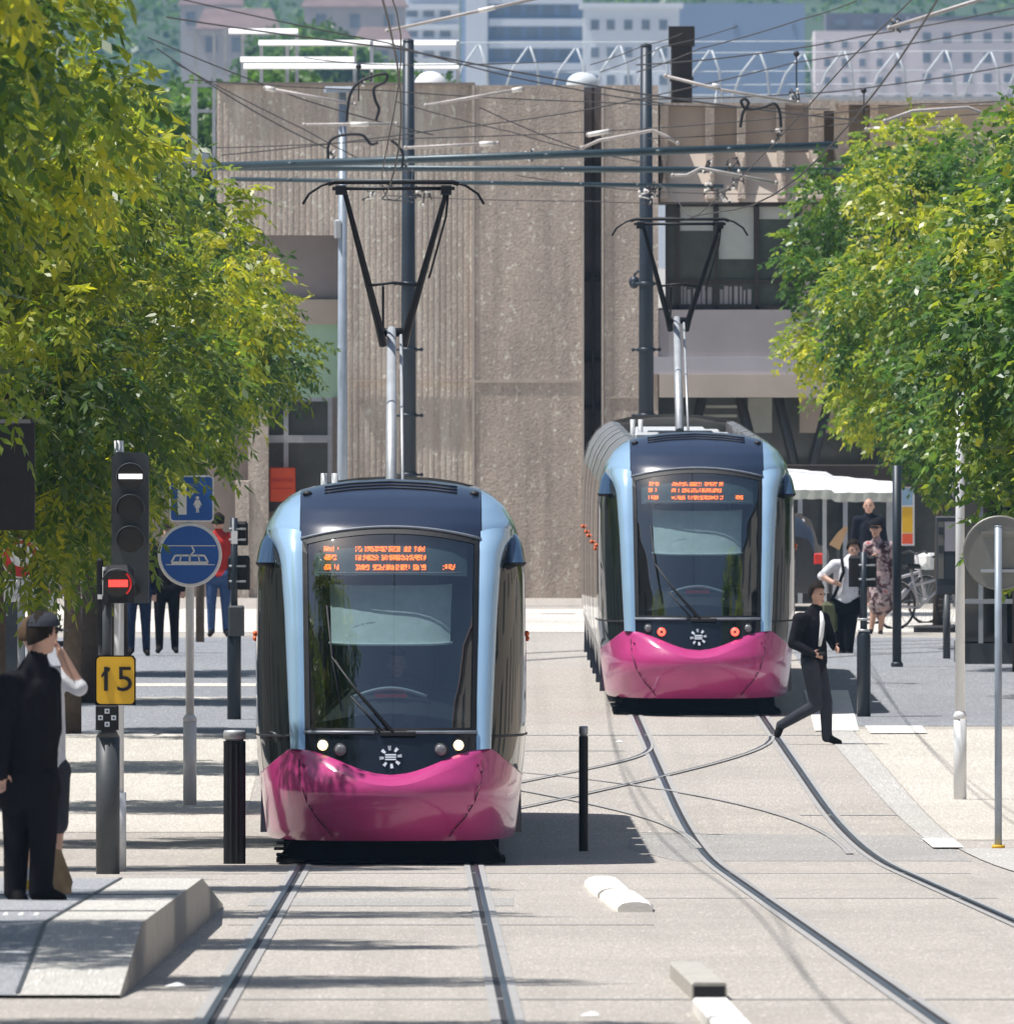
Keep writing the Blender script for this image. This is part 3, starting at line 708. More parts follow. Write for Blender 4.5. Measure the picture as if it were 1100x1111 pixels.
mb.build('ribbed_wall', M['rib'], bld, world=True)
mb = MB(); bx(mb, 235.3, 92.5, 376, 255.5, -.06, 9); bx(mb, 376, 92.5, 515, YB+10, -.06, 9); bx(mb, 235, 89, 515, 92, .02, 9.1); mb.build('wall_core', M['wall_dark'], bld, world=True)
mb = MB(); bx(mb, 515.3, 92, 630.5, YB+10, .03, 9); mb.build('wall_panel', M['wall'], bld, world=True)
mb = MB(); bx(mb, 655.5, 92, 714, YB+10, .03, 9); mb.build('wall_panel', M['wall'], bld, world=True)
mb = MB(); bx(mb, 515, 412, 630, 415, .045, .1); bx(mb, 512, 92, 515, YB, .045, .1); bx(mb, 630.7, 92, 633.5, YB, .06, .4); bx(mb, 652.5, 92, 655, YB, .06, .4); bx(mb, 655.6, 430, 700, 432, .045, .1); bx(mb, 380, 412, 512, 413.4, .035, .06)
mb.build('joint', M['joint'], bld, world=True)
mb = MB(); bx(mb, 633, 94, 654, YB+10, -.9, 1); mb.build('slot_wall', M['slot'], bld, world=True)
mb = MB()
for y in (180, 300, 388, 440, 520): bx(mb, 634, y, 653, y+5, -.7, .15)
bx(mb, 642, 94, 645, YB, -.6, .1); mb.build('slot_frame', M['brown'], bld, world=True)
# right wing: sloping fins, windows, bands
mb = MB(); bx(mb, 715, 114, 1250, 222, -.75, 8); bx(mb, 868, 222, 1250, 470, -.5, 8); mb.build('upper_wall', M['tan'], bld, world=True)
mb = MB(); a = P(716, 165, SB); b = P(893, 219, SB)
mb.add([(a.x, DB+.5, a.z), (b.x, DB+.5, a.z), (b.x, DB+.15, b.z), (a.x, DB+.15, b.z), (a.x, DB+1.1, a.z), (b.x, DB+1.1, a.z)], [(0,1,2,3),(0,4,5,1),(4,3,2,5)]); mb.build('sloping_soffit', M['tan'], bld, world=True)
for x in (716, 766, 800, 843, 878, 905, 944):
    w_ = 9 if x not in (905, 878) else 16
    mb = MB(); a = P(x, 111, SB); b = P(x+w_, 215, SB)
    mb.add([(a.x, DB+.1, a.z), (b.x, DB+.1, a.z), (b.x, DB+1.1, a.z), (a.x, DB+1.1, a.z), (a.x, DB+.25, P(0,160,SB).z), (b.x, DB+.25, P(0,160,SB).z), (b.x, DB+.05, b.z), (a.x, DB+.05, b.z), (a.x, DB+1.1, b.z), (b.x, DB+1.1, b.z)],
           [(0,3,2,1),(0,1,5,4),(4,5,7,6),(6,7,9,8),(0,4,6,8,3),(1,2,9,7,5)]); mb.build('fin', M['wall'], bld, world=True)
mb = MB(); bx(mb, 905, 109, 1250, 113.5, .5, 3); bx(mb, 880, 108, 906, 120, .6, 2); bx(mb, 716, 111, 905, 114, -.6, 3); mb.build('parapet', M['wall'], bld, world=True)
mb = MB(); bx(mb, 700, 336, 868, 387, .0, 6); mb.build('spandrel', M['grey_render'], bld, world=True)
mb = MB(); bx(mb, 697, 387, 1250, 406, .10, 6); mb.build('spandrel', M['lilac'], bld, world=True)
mb = MB(); bx(mb, 715, 406, 1250, 431, .16, 6); mb.build('spandrel', M['tan'], bld, world=True)
mb = MB(); bx(mb, 723, 220, 868, 336, -.75, .3); mb.build('dark_room', M['pane'], bld, world=True)
for x0, x1, bl in ((725, 733, 0), (737, 775, .33), (779, 819, .72), (823, 863, .17)):
    mb = MB(); bx(mb, x0-3, 220, x1+4, 224, -.3, .2); bx(mb, x0-3, 331, x1+4, 336, -.3, .2); bx(mb, x0-3, 224, x0, 331, -.3, .2); bx(mb, x1, 224, x1+4.2, 331, -.299, .2); bx(mb, x0, 303, x1, 308, -.32, .12)
    wf = mb.build('window', M['brown'], bld, world=True)
    mb = MB(); bx(mb, x0, 224, x1, 331, -.40, .03); p_ = mb.build('pane', M['pane'], wf); 
    for v in p_.data.vertices: v.co -= bld.location
    if bl:
        mb = MB(); bx(mb, x0+1, 224, x1-1, 224+79*bl, -.37, .015); o_ = mb.build('blind', M['blind'], wf)
        for v in o_.data.vertices: v.co -= bld.location
        mb = MB(); rnd = random.Random(x0); x = x0+2
        while x < x1-3 and x0 < 820:
            wd = rnd.uniform(2, 5); bx(mb, x, 309+rnd.uniform(0, 6), x+wd, 330, -.365, .012); x += wd+rnd.uniform(.6, 3)
        if mb.v:
            o_ = mb.build('curtain', M['grey_render'], wf)
            for v in o_.data.vertices: v.co -= bld.location
# shop glazing below with slanting struts
mb = MB(); bx(mb, 700, 431, 1250, YB+5, -.9, .3); mb.build('shop_glazing', M['pane'], bld, world=True)
for (xa, xb) in ((762, 742), (803, 826), (845, 866), (900, 878)):
    mb = MB(); a0, a1 = P(xa, 431, SB), P(xb, 520, SB); mb.tube([(a0.x, DB+.3, a0.z), (a1.x, DB+.1, a1.z)], .075, 4); mb.build('strut', M['postgrey'], bld, world=True)
mb = MB(); bx(mb, 766, 440, 800, 443, -.5, .1); bx(mb, 758, 450, 800, 453, -.5, .1); bx(mb, 812, 432, 838, 470, -.6, .1); mb.build('glazing_bar', M['blind'], bld, world=True)
# left wing
mb = MB(); bx(mb, -300, 255.5, 376, 325, -1.0, 8); mb.build('upper_wall', M['grey_render'], bld, world=True)
mb = MB(); bx(mb, -300, 325, 376, 352, -.85, 8); mb.build('spandrel', M['tan'], bld, world=True)
mb = MB(); bx(mb, -300, 352, 376, 432, -.95, 8); mb.build('green_panel', M['green_panel'], bld, world=True)
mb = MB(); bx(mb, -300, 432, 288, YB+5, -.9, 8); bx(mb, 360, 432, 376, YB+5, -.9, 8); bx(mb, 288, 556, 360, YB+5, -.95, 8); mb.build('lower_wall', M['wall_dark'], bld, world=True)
mb = MB(); bx(mb, 269, 430, 291, YB+5, -.2, .5); bx(mb, 255, 522, 270, YB+5, -.1, .5); mb.build('column', M['rib'], bld, world=True)
mb = MB(); bx(mb, 288, 432, 360, 436, -.95, .2); bx(mb, 288, 473, 360, 481, -.95, .2); bx(mb, 307, 436, 312, 556, -.96, .2); bx(mb, 355, 436, 361, 556, -.96, .2); wf = mb.build('window', M['steelgrey'], bld, world=True)
mb = MB(); bx(mb, 288, 433, 360, 556, -1.1, .1); o_ = mb.build('pane', M['pane'], wf)
for v in o_.data.vertices: v.co -= bld.location
mb = MB(); a = P(292, 508, SB); b = P(320, 545, SB); mb.bbox((a.x, DB+.72, b.z), (b.x, DB+.80, a.z), .02); sg_ = tag(mb.build('notice_board', M['orange']), 'orange red notice board hanging in front of the ground floor window', 'sign')
mb = MB(); c = P(306, 522, SB); text_mb(mb, 'PARKING', Vector((c.x, DB+.712, c.z)), .07, sx=.85); mb.box((c.x-.16, DB+.712, c.z-.13), (c.x+.16, DB+.717, c.z-.115)); mb.build('lettering', M['red'], sg_)
# roof lights and dark stack on its roof
for (x, y, wpx, hpx) in ((467, 96, 18, 19), (632, 91, 17, 13)):
    c = P(x, y, 68.5); mb = MB(); r = wpx/68.5; h = hpx/68.5
    mb.lathe([(r*1.05, -1.0), (r*1.05, 0), (r, h*.3), (r*.86, h*.6), (r*.58, h*.87), (r*.25, h*.985), (.01, h)], c, 20)
    tag(mb.build('roof_dome', M['white'] if x < 500 else M['lattice']), 'white dome rising behind the wall top beside the %s' % ('left mast' if x < 500 else 'dark slot'), 'roof dome')
mb = MB(); a = P(728, 42, 66); b = P(751, 118, 66); mb.bbox((a.x, F/66, b.z-2), (b.x, F/66+.5, P(0,30,66).z), .02); mb.box((a.x-.04, F/66-.04, P(0,50,66).z), (b.x+.04, F/66+.54, P(0,28,66).z)); mb.box((a.x-.02, F/66-.03, P(0,88,66).z), (b.x+.02, F/66+.53, P(0,83,66).z))
tag(mb.build('chimney', M['brown']), 'tall black chimney stack above the right part of the roofline', 'chimney')
for (x,) in ((780,),):
    c = P(777, 118, 66); mb = MB(); mb.lathe([(.06, -1), (.05, 0), (.015, .22), (.004, .30)], c, 10); tag(mb.build('roof_spike', M['white']), 'small white pointed cap on the roof right of the chimney', 'roof vent')
# bright slatted frame on the roof at the left
fr = T('roof_pergola', 'roof frame of pale posts carrying slats painted white as sun glints above the left wall', 'pergola', P(370, 95, 64))
for (x0, x1, y) in ((248, 323, 33), (281, 498, 46), (262, 385, 64.5), (266, 498, 72)):
    a = P(x0, y, 64); b = P(x1, y, 64); k = 0 if y < 40 else .8 if y < 50 else 1.6 if y < 68 else 2.2
    mb = MB(); h = 2.7/64
    mb.add([(a.x, a.y-k, a.z-h), (b.x, a.y-k, a.z-h), (b.x, a.y-k+.14, a.z+h), (a.x, a.y-k+.14, a.z+h), (a.x, a.y-k+.16, a.z+h-.02), (b.x, a.y-k+.16, a.z+h-.02), (b.x, a.y-k+.02, a.z-h-.02), (a.x, a.y-k+.02, a.z-h-.02)], [(0,1,2,3),(4,5,6,7),(0,3,4,7),(1,6,5,2),(3,2,5,4),(0,7,6,1)])
    mb.build('slat', M['white'], fr, world=True)  # white paint stands in for sun glints on glass slats
for x, y0, k in ((244, 30, .0), (263, 31, 0), (322, 31, 0), (284, 45, .8), (312, 45, .8), (385, 45, .8), (404, 45, 2.2), (497, 45, 2.2), (268, 70, 2.2), (212, 35, 0), (232, 35, 0), (210, 90, 1)):
    a = P(x, y0, 64); mb = MB(); mb.box((a.x-.03, a.y-k+.2, 6.5), (a.x+.03, a.y-k+.26, a.z)); mb.build('post', M['steelgrey'], fr, world=True)
for (x0, x1, y) in ((200, 264, 35), (200, 262, 92), (205, 240, 120)):
    a = P(x0, y, 64); b = P(x1, y, 64); mb = MB(); mb.box((a.x, a.y+.3, a.z-.03), (b.x, a.y+.36, a.z+.03)); mb.build('rail', M['steelgrey'], fr, world=True)
# white lattice of a footbridge roof beyond the building
lt = T('lattice_footbridge', 'white tubular lattice of a footbridge crossing behind the roofs', 'footbridge', P(800, 110, 46))
def lp(x, y): return P(x, y, 46)
mb = MB(); mb.box((lp(455, 0).x, F/46+.6, lp(0, 114).z), (lp(1400, 0).x, F/46+2.6, lp(0, 104).z)); mb.build('deck', M['steelgrey'], lt, world=True)
for y, x0 in ((57, 745), (78, 600), (92, 745), (104, 480), (46, 480)):
    mb = MB(); mb.tube([lp(x0, y), lp(1400, y-4)], .012, 6); mb.build('rail', M['lattice'], lt, world=True)
x = 488; k = 0
while x < 1200:
    t = (48 if x < 700 else 54)+(k*7 % 5); mb = MB(); k += 1
    mb.tube([lp(x, 112), lp(x+12, (t+108)/2-3), lp(x+30, t)], .024, 6); mb.build('brace', M['lattice'], lt, world=True); mb = MB(); mb.tube([lp(x+32, t), lp(x+40, (t+108)/2-6), lp(x+43, 112)], .024, 6); mb.build('brace', M['lattice'], lt, world=True)
    x += 50+(k*13 % 17)-8
# ------------------------------------------------------------------ masts, crossbars, overhead wires
def mast(x, top, label):
    s = 71.5; a = P(x, top, s); mb = MB(); r = MB()
    root = T('overhead_mast', label, 'mast', (a.x, F/s, 0), 'overhead line masts by the wall')
    mb.tube([(0, 0, 0), (0, 0, a.z*.55), (0, 0, a.z)], [.125, .11, .085], 14); mb.lathe([(.09, 0), (.09, .02), (.03, .05)], (0, 0, a.z), 12); mb.build('pole', M['mast'], root)
    for z in (1.2, 2.0, 2.9, 3.9, 4.9):
        r = MB(); r.lathe([(.135, -.03), (.135, .03)], (0, 0, z), 12); r.tube([(-.2, -.05, z), (.2, -.05, z)], .02, 6); r.ball((-.2, -.05, z), .03, 8); r.ball((.2, -.05, z), .03, 8); r.build('clamp', M['mast'], root)
    return root
mast(443, 45, 'dark overhead line mast above the nearer tram, in front of ribbed wall')
m2 = mast(701, 50, 'dark overhead line mast above the farther tram, right of the slot')
c = P(688, 306, 71); mb = MB(); mb.ball(c, (.085, .085, .10), 12); mb.tube([c+Vector((0, 0, .1)), c+Vector((.05, 0, .17)), c+Vector((.14, 0, .13))], .02, 6); tag(mb.build('security_camera', M['mast']), 'small dark globe camera hanging on the right mast', 'camera')
def bar(pts, r, m, label, s=74.0, ends=True, grp='overhead crossbars between the masts', name='overhead_crossbar', cat='crossbar'):
    mb = MB(); q = [P(x, y, s) for x, y in pts]; mb.tube(q, r, 10)
    for i in range(1, 6) if len(pts) == 2 and ends else ():
        t = i/6+.05*math.sin(i*5); c = q[0].lerp(q[-1], t); mb.lathe([(r*1.35, -.02), (r*1.35, .02)], c, 8)
    return tag(mb.build(name, m), label, cat, grp)
bar([(236, 180), (909, 157)], .060, M['teal'], 'upper thick teal crossbar tilting slightly up to the right, in front of the wall', 74.4)
bar([(170, 181), (1000, 185)], .048, M['teal'], 'long straight teal crossbar reaching into the right tree, just under the tilted one', 74.0)
bar([(250, 194), (785, 202)], .034, M['teal'], 'thin lowest teal crossbar at the height of the near pantograph', 73.2)
mb = MB(); a = P(178, 182, 74); mb.add([a, P(222, 164, 74), P(236, 172, 74), P(238, 184, 74), a+Vector((0, .3, 0)), P(222, 166, 74, .3), P(236, 174, 74, .3), P(238, 184, 74, .3)], [(0,1,2,3),(7,6,5,4),(0,4,5,1),(1,5,6,2),(2,6,7,3),(3,7,4,0)])
tag(mb.build('flat_lamp', M['lampgrey']), 'flat pale blue lamp head on the left end of the crossbars', 'lamp')
# grey lamp post by the wall
c = P(371.5, 100, 73); rt = T('lamp_post', 'tall pale blue grey lamp post standing against the ribbed wall', 'lamp post', (c.x, F/73, 0))
mb = MB(); mb.tube([(0, 0, 0), (0, 0, 2.5), (0, 0, c.z)], [.085, .075, .055], 12); mb.lathe([(.11, 0), (.11, .5), (.08, .55)], (0, 0, 0), 12); mb.build('pole', M['lampgrey'], rt)
mb = MB(); mb.bbox((-.28, -.2, c.z), (.2, .25, c.z+.09), .04); mb.build('lamp_head', M['lampgrey'], rt)
mb = MB(); mb.bbox((-.12, -.12, P(0, 258, 73).z), (-.02, .05, P(0, 238, 73).z), .02); mb.build('junction_box', M['galv'], rt)
def wire(pts, r=.014, s0=73.0, s1=None, grp='overhead wires in front of the wall', label='thin dark overhead wire slung between the masts and crossbars', name='overhead_wire', m=None, sag=0.0):
    s1 = s1 or s0; n = len(pts)-1; q = []
    for i in range(n):
        for k in range(6):
            t = k/6; s = s0+(s1-s0)*(i+t)/n; q.append(P(pts[i][0]*(1-t)+pts[i+1][0]*t, pts[i][1]*(1-t)+pts[i+1][1]*t+sag*4*t*(1-t), s))
    q.append(P(*pts[-1], s1)); mb = MB(); mb.tube(q, r, 5, cap=False); return tag(mb.build(name, m or M['wire']), label, 'wire', grp)
W_UP = 'thin dark overhead wire rising steeply to the right across the sky end of the roofs'
for pts in (([(180, 18), (430, 52), (700, 102), (930, 130)], .02), ([(190, -3), (420, 46), (560, 84), (720, 112)], .017), ([(160, 40), (330, 108), (470, 146)], .016), ([(170, 52), (275, 120), (360, 163)], .016), ([(205, 86), (420, 98), (640, 110), (900, 118)], .014),
            ([(190, 68), (330, 140), (420, 186)], .013), ([(240, 168), (480, 140), (640, 118), (860, 68), (1100, 26)], .015), ([(235, 160), (440, 150), (720, 138), (1000, 112), (1100, 108)], .013), ([(520, 116), (620, 158), (700, 176)], .014), ([(430, 110), (560, 144), (640, 165)], .012),
            ([(690, 70), (820, 58), (940, 38), (1100, 8)], .017), ([(690, 107), (860, 102), (960, 92), (1100, 70)], .016), ([(690, 78), (760, 52), (870, 20), (930, 0)], .014), ([(700, 150), (830, 142), (960, 128), (1100, 120)], .012), ([(560, 190), (700, 207), (860, 210)], .011), ([(420, 212), (640, 218), (800, 220)], .010), ([(640, 70), (700, 48), (740, 36)], .011), ([(650, 78), (720, 50), (800, 28)], .011), ([(610, 66), (420, 70), (330, 62)], .012)):
    lab = 'thin overhead wire sloping down to the right over the ribbed wall' if pts[0][-1][1] > pts[0][0][1]+12 else ('thin overhead wire climbing to the right past the rooftops' if pts[0][-1][1] < pts[0][0][1]-12 else 'nearly level thin overhead wire in front of the concrete wall')
    wire(pts[0], pts[1]*.68, 72+random.random()*3, None, lab, lab, sag=1.5)
for k, (right, pan, lab) in enumerate(((False, tram1, 'contact wire running along the left track to the near pantograph'), (True, tram2, 'contact wire running along the right track to the far pantograph'))):
    for dz, r in ((0, .008), (.55, .006)):
        mb = MB(); q = []
        for i in range(30):
            d = 40+i*8.3; z = gz(d)+6.13+dz*(.5+.5*math.cos((d-40)/20))-(.0 if not right else .22*min(1, max(0, (d-150)/90))); q.append((track_x(right, d)+.14*math.sin(d/19), d, z))
        mb.tube(q, r, 5, cap=False); tag(mb.build('contact_wire', M['wire']), lab+(', lower of the pair' if dz == 0 else ', carrier above it'), 'wire')
def rod(pts, wh=None, s=74.5, r=.024):
    mb = MB(); q = [P(x, y, s) for x, y in pts]; mb.tube(q, r, 8)
    if wh: a, b = [q[0].lerp(q[-1], t) for t in wh]; mb.tube([a, b], r*1.5, 8, 1)
    for c in (q[0], q[-1]): mb.ball(c, r*1.5, 6)
    return tag(mb.build('insulator_rod', [M['rod'], M['rodwhite']]), ROD[len(RODS)], 'insulator rod', 'insulator rods in the overhead wiring') if not RODS.append(1) else None
RODS = []
_rl = ['pale rod slanting down left of the left mast', 'pale rod rising right of the left mast below the dome', 'pale rod rising at the top edge above the left mast', 'pale rod just above the crossbars right of left mast', 'bright bent arm rising left of the right mast', 'pale rod falling right of the chimney foot', 'bent steady arm below the crossbars above the far pantograph', 'thick pale rod rising at the top right corner', 'level pale rod left of the left mast', 'pale rod in front of the right tree top', 'bent pale arm beside the right tree top', 'short white insulator rod above the dark slot', 'thin pale rod inside the right tree']
ROD = ['']+_rl
rod([(288, 95), (385, 113)], (0, .1)); rod([(462, 114), (566, 96)], (.9, 1)); rod([(420, 33), (600, -6)], (.55, .65)); rod([(440, 160), (540, 155)], (.8, .95)); rod([(632, 160), (650, 152), (708, 141), (722, 147), (735, 155)], None, 73.5)
rod([(722, 82), (782, 97), (866, 111)], (.35, .4)); rod([(730, 190), (745, 190), (760, 182), (842, 198)], None, 75); rod([(965, 30), (1060, 0), (1090, -8)], None, 76, .03); rod([(330, 135), (430, 134)], (.5, .7)); rod([(940, 140), (1020, 138)], (.1, .3)); rod([(960, 131), (990, 120), (1050, 116), (1075, 126)], None, 77); rod([(638, 146), (660, 142)], (0, 1)); rod([(910, 206), (1040, 198)], None, 75, .016)
def fitting(x, y, s=74.2):
    mb = MB(); rnd = random.Random(int(x*7+y))
    for k in range(6): a = P(x+rnd.uniform(-7, 7), y+rnd.uniform(-9, 9), s); b = P(x+rnd.uniform(-8, 8), y+rnd.uniform(-10, 10), s); mb.tube([a, b], .012, 5, rnd.choice((0, 0, 1))); mb.ball(a, .024, 6, rnd.choice((0, 1)))
    tag(mb.build('wire_clamp', [M['wire'], M['rodwhite']]), 'small clamp with droppers where wires meet the crossbars', 'wire clamp', 'wire clamps on the crossbars')
for x, y in ((360, 170), (437, 176), (448, 205), (462, 215), (420, 205), (770, 178), (795, 180), (768, 205), (785, 212), (800, 196), (972, 27), (862, 105), (706, 205), (398, 86), (574, 168), (700, 215), (842, 148), (400, 208)): fitting(x, y)
def loop(pts, label, s=74.8):
    mb = MB(); mb.tube([P(*p, s) for p in bez_chain(pts)], .022, 6); tag(mb.build('jumper_cable', M['rubber']), label, 'cable', 'black jumper cables')
def bez_chain(p):
    out = []
    for i in range(len(p)-1):
        a = p[max(i-1, 0)]; b = p[i]; c = p[i+1]; d = p[min(i+2, len(p)-1)]
        for k in range(6):
            t = k/6; out.append(tuple(.5*((2*b[j])+(-a[j]+c[j])*t+(2*a[j]-5*b[j]+4*c[j]-d[j])*t*t+(-a[j]+3*b[j]-3*c[j]+d[j])*t**3) for j in (0, 1)))
    return out+[p[-1]]
loop([(376, 132), (379, 105), (388, 90), (405, 82), (419, 80), (418, 88), (406, 95), (407, 108), (411, 118), (408, 130)], 'black jumper cable looping left of the left mast')
loop([(356, 172), (357, 155), (368, 147), (392, 146), (402, 156), (410, 154)], 'black jumper cable arching above the crossbars at left')
loop([(803, 138), (806, 122), (812, 112), (808, 107), (804, 110), (810, 118), (828, 116), (840, 112), (846, 122), (847, 138)], 'black jumper cable looping above the sloping fins')
loop([(424, 152), (432, 158), (437, 168), (436, 182)], 'short black jumper cable beside the left mast')
for x, y in ((389, 72), (864, 58), (937, 98)):
    mb = MB(); a = P(x, y, 74.5); mb.ball(a, .045, 8); mb.tube([a, a-Vector((0, 0, .5))], .012, 5); tag(mb.build('hanging_insulator', M['rubber']), {389: 'black insulator above the looped cable by the left mast', 864: 'black insulator hanging from a wire right of the chimney', 937: 'black insulator on a wire left of the right tree top'}[x], 'insulator')
# ------------------------------------------------------------------ hazy town and hill far behind
hill = MB(); rows = []
rnd = random.Random(4)
for j in range(12):
    d = 2500+j*85; rows.append([(x, d, -1+10.5*j*(1+.10*math.sin(x/90.+j)) if j else -1) for x in range(-400, 401, 25)])
hill.grid(rows, 0); M['hill'] = mat('hill_scrub', (0.045, 0.075, 0.035), 0.9, var=.5, scale=.03)
tag(hill.build('hill', M['hill']), kind='structure')
M['apt_haze_white'] = mat('apartment_haze_white', (0.74, 0.78, 0.84), 0.8, var=.05, scale=.2); M['apt_haze_blue'] = mat('apartment_haze_blue', (0.25, 0.33, 0.47), 0.8, var=.06, scale=.2); M['apt_pink'] = mat('apartment_pink', (0.72, 0.66, 0.68), 0.8, var=.05, scale=.2)  # bluish tints put part of the distance haze into the wall colours
M['house_wall'] = mat('house_wall', (0.40, 0.39, 0.41), .85, var=.08, scale=.4); M['apt_win'] = mat('apartment_window', (0.19, 0.23, 0.29), 0.3, var=.2, scale=.4); M['apt_roof'] = mat('slate_roof', (0.16, 0.16, 0.20), .8); M['tile_roof'] = mat('clay_tile_roof', (0.17, 0.125, 0.125), .9, var=.2, scale=.5)
SA = 10.0
def apt(label, x0, x1, top, s, m, wins, wm=None, roofm=None, wh=.5, bands=None, inset=.25):
    a = P(x0, top, s); b = P(x1, top, s); d = F/s; rt = T('apartment_block', label, 'building', ((a.x+b.x)/2, d, 0))
    mb = MB(); mb.box((a.x, d, -.5), (b.x, d+14, a.z)); mb.build('wall', m, rt, world=True)
    if roofm: mb = MB(); mb.box((a.x-.4, d-.4, a.z), (b.x+.4, d+14.4, a.z+.5)); mb.build('roof', roofm, rt, world=True)
    for (wx0, wx1, wy0, wy1) in wins:
        p0 = P(wx0, wy0, s); p1 = P(wx1, wy1, s)
        mb = MB(); mb.box((p0.x, d-.06, p1.z), (p1.x, d+.2, p0.z)); fr = mb.build('window', m, rt, world=True)
        mb = MB(); mb.box((p0.x+.1, d-.09, p1.z+.1), (p1.x-.1, d-.03, p0.z-.1)); o_ = mb.build('pane', wm or M['apt_win'], fr)
        for v in o_.data.vertices: v.co -= rt.location
    for (wx0, wx1, wy0, wy1) in bands or ():
        p0 = P(wx0, wy0, s); p1 = P(wx1, wy1, s); mb = MB(); mb.box((p0.x, d-1.3, p1.z), (p1.x, d, p0.z)); mb.build('balcony', M['apt_haze_white'], rt, world=True)
    return rt
W = lambda xs, ys, w_, h: [(x, x+w_, y, y+h) for y in ys for x in xs]
apt('tall pale tower with white stair strip and blue balcony bands, above the left mast', 500, 632, -40, 9.6, M['apt_haze_blue'], W([534, 552, 570, 588, 606], [-20, 4, 28, 52], 14, 13), bands=[(530, 632, y, y+8) for y in (-28, -4, 20, 44, 68)])
mb = MB(); a = P(505, -44, 9.6); b = P(529, 60, 9.6); mb.box((a.x, F/9.6-1.6, -.5), (b.x, F/9.6-.02, a.z)); tag(mb.build('stair_tower', M['apt_haze_white']), 'narrow white stair tower in front of the tall blue apartment tower', 'building')
apt('white apartment block with stacked balconies left of the tall tower', 436, 498, -30, 9.9, M['apt_haze_white'], W([440, 458, 476], [-12, 10, 32, 54], 14, 9), bands=[(436, 498, y, y+6) for y in (-18, 4, 26, 48)])
apt('white flat roofed block with rows of small square windows, left of the chimney', 633, 737, 8, 10.4, M['apt_haze_white'], W([640, 657, 676, 695, 714], [20, 50, 80], 11, 13), roofm=M['apt_haze_white'])
apt('plain grey blue windowless block behind the chimney', 737, 873, 3, 9.8, M['apt_haze_blue'], W([795, 858], [24], 5, 8))
apt('pinkish white block with a faint grid of windows, right of the blue block', 884, 992, 33, 10.8, M['apt_pink'], W([893, 912, 931, 950, 970], [42, 62, 82, 102], 9, 11))
apt('hazy pinkish block with a grey attic beyond the right tree top', 990, 1260, 22, 10.0, M['apt_pink'], W([1000, 1022, 1044, 1066, 1088, 1110], [34, 56, 78, 100], 11, 13), roofm=M['apt_roof'])
apt('long grey attic storey behind the pinkish white block', 896, 1010, 14, 9.3, M['apt_roof'], W([905, 935, 965], [20], 14, 8))
def house(label, x0, x1, eave, ridge, s, m):
    a = P(x0, eave, s); b = P(x1, ridge, s); d = F/s; rt = T('house', label, 'house', ((a.x+b.x)/2, d, 0))
    mb = MB(); mb.box((a.x, d, -.5), (b.x, d+9, a.z)); mb.build('wall', m, rt, world=True)
    mb = MB(); mb.add([(a.x-.3, d-.3, a.z-.05), (b.x+.3, d-.3, a.z-.05), (b.x-.5, d+4.5, b.z), (a.x+.5, d+4.5, b.z), (a.x-.3, d+9.3, a.z-.05), (b.x+.3, d+9.3, a.z-.05)], [(0,1,2,3),(5,4,3,2),(0,3,4),(1,5,2),(0,4,5,1)]); mb.build('roof', M['tile_roof'], rt, world=True)
    for k in range(3):
        x = a.x+(b.x-a.x)*(k+.5)/3; mb = MB(); mb.box((x-.5, d-.05, a.z-2.2), (x+.5, d+.2, a.z-.8)); mb.build('window', M['apt_win'], rt, world=True)
house('house with reddish tiled roof behind the bright roof slats', 385, 445, 44, 28, 13, M['house_wall'])
house('house with long tiled roof in the haze at the top left', 330, 440, 6, -12, 11, M['house_wall'])
house('low tiled house half hidden by green trees at the top left', 215, 300, 30, 8, 12, M['house_wall'])
house('broad grey roofed house high on the left beside the tall tower', 196, 262, 4, -16, 10.5, M['house_wall'])
# ------------------------------------------------------------------ house fronts lining the street on both sides (seen in the glossy paint and glass)
M['front_a'] = mat('house_front_plaster', (0.36, 0.31, 0.26), .9, var=.12, scale=.6); M['front_b'] = mat('house_front_stone', (0.28, 0.26, 0.24), .9, var=.12, scale=.6)
for sg, x0, runs in ((-1, -17.0, ((70, 112, 11), (114, 160, 13), (162, 205, 10), (207, 262, 12))), (1, 17.5, ((70, 120, 13), (122, 170, 11), (172, 215, 12), (217, 262, 13)))):
    for k, (y0, y1, h) in enumerate(runs):
        rt = T('terraced_house', '%s plastered street house, number %s along the row beside the %s pavement' % (('warm', 'grey')[k % 2], ('nearest', 'second', 'third', 'farthest')[k], 'left' if sg < 0 else 'right'), 'house', (x0, y0, 0), 'street houses beyond the %s edge of the picture' % ('left' if sg < 0 else 'right'))
        mb = MB(); mb.box((0, 0, -1), (sg*9, y1-y0, h)); mb.build('wall', M['front_a'] if k % 2 == 0 else M['front_b'], rt)
        mb = MB(); mb.add([(-sg*.4, -.2, h), (-sg*.4, y1-y0+.2, h), (sg*4.5, y1-y0, h+3), (sg*4.5, 0, h+3), (sg*9.4, -.2, h), (sg*9.4, y1-y0+.2, h)], [(0,1,2,3),(5,4,3,2),(4,0,3),(1,5,2)]); mb.build('roof', M['tile_roof'], rt)
        for fl in range(int((h-1)//3)):
            y = 2.0
            while y < y1-y0-2:
                z0 = 1.6+3.0*fl; mb = MB(); mb.box((-sg*.03, y, z0), (sg*.1, y+1.3, z0+1.8)); mb.build('window', M['pane'], rt); y += 4.2
# ------------------------------------------------------------------ street furniture
def post_root(name, label, cat, x, s, group=None): 
    d = F/s; return T(name, label, cat, ((x-CX)/s, d, gz(d)), group)
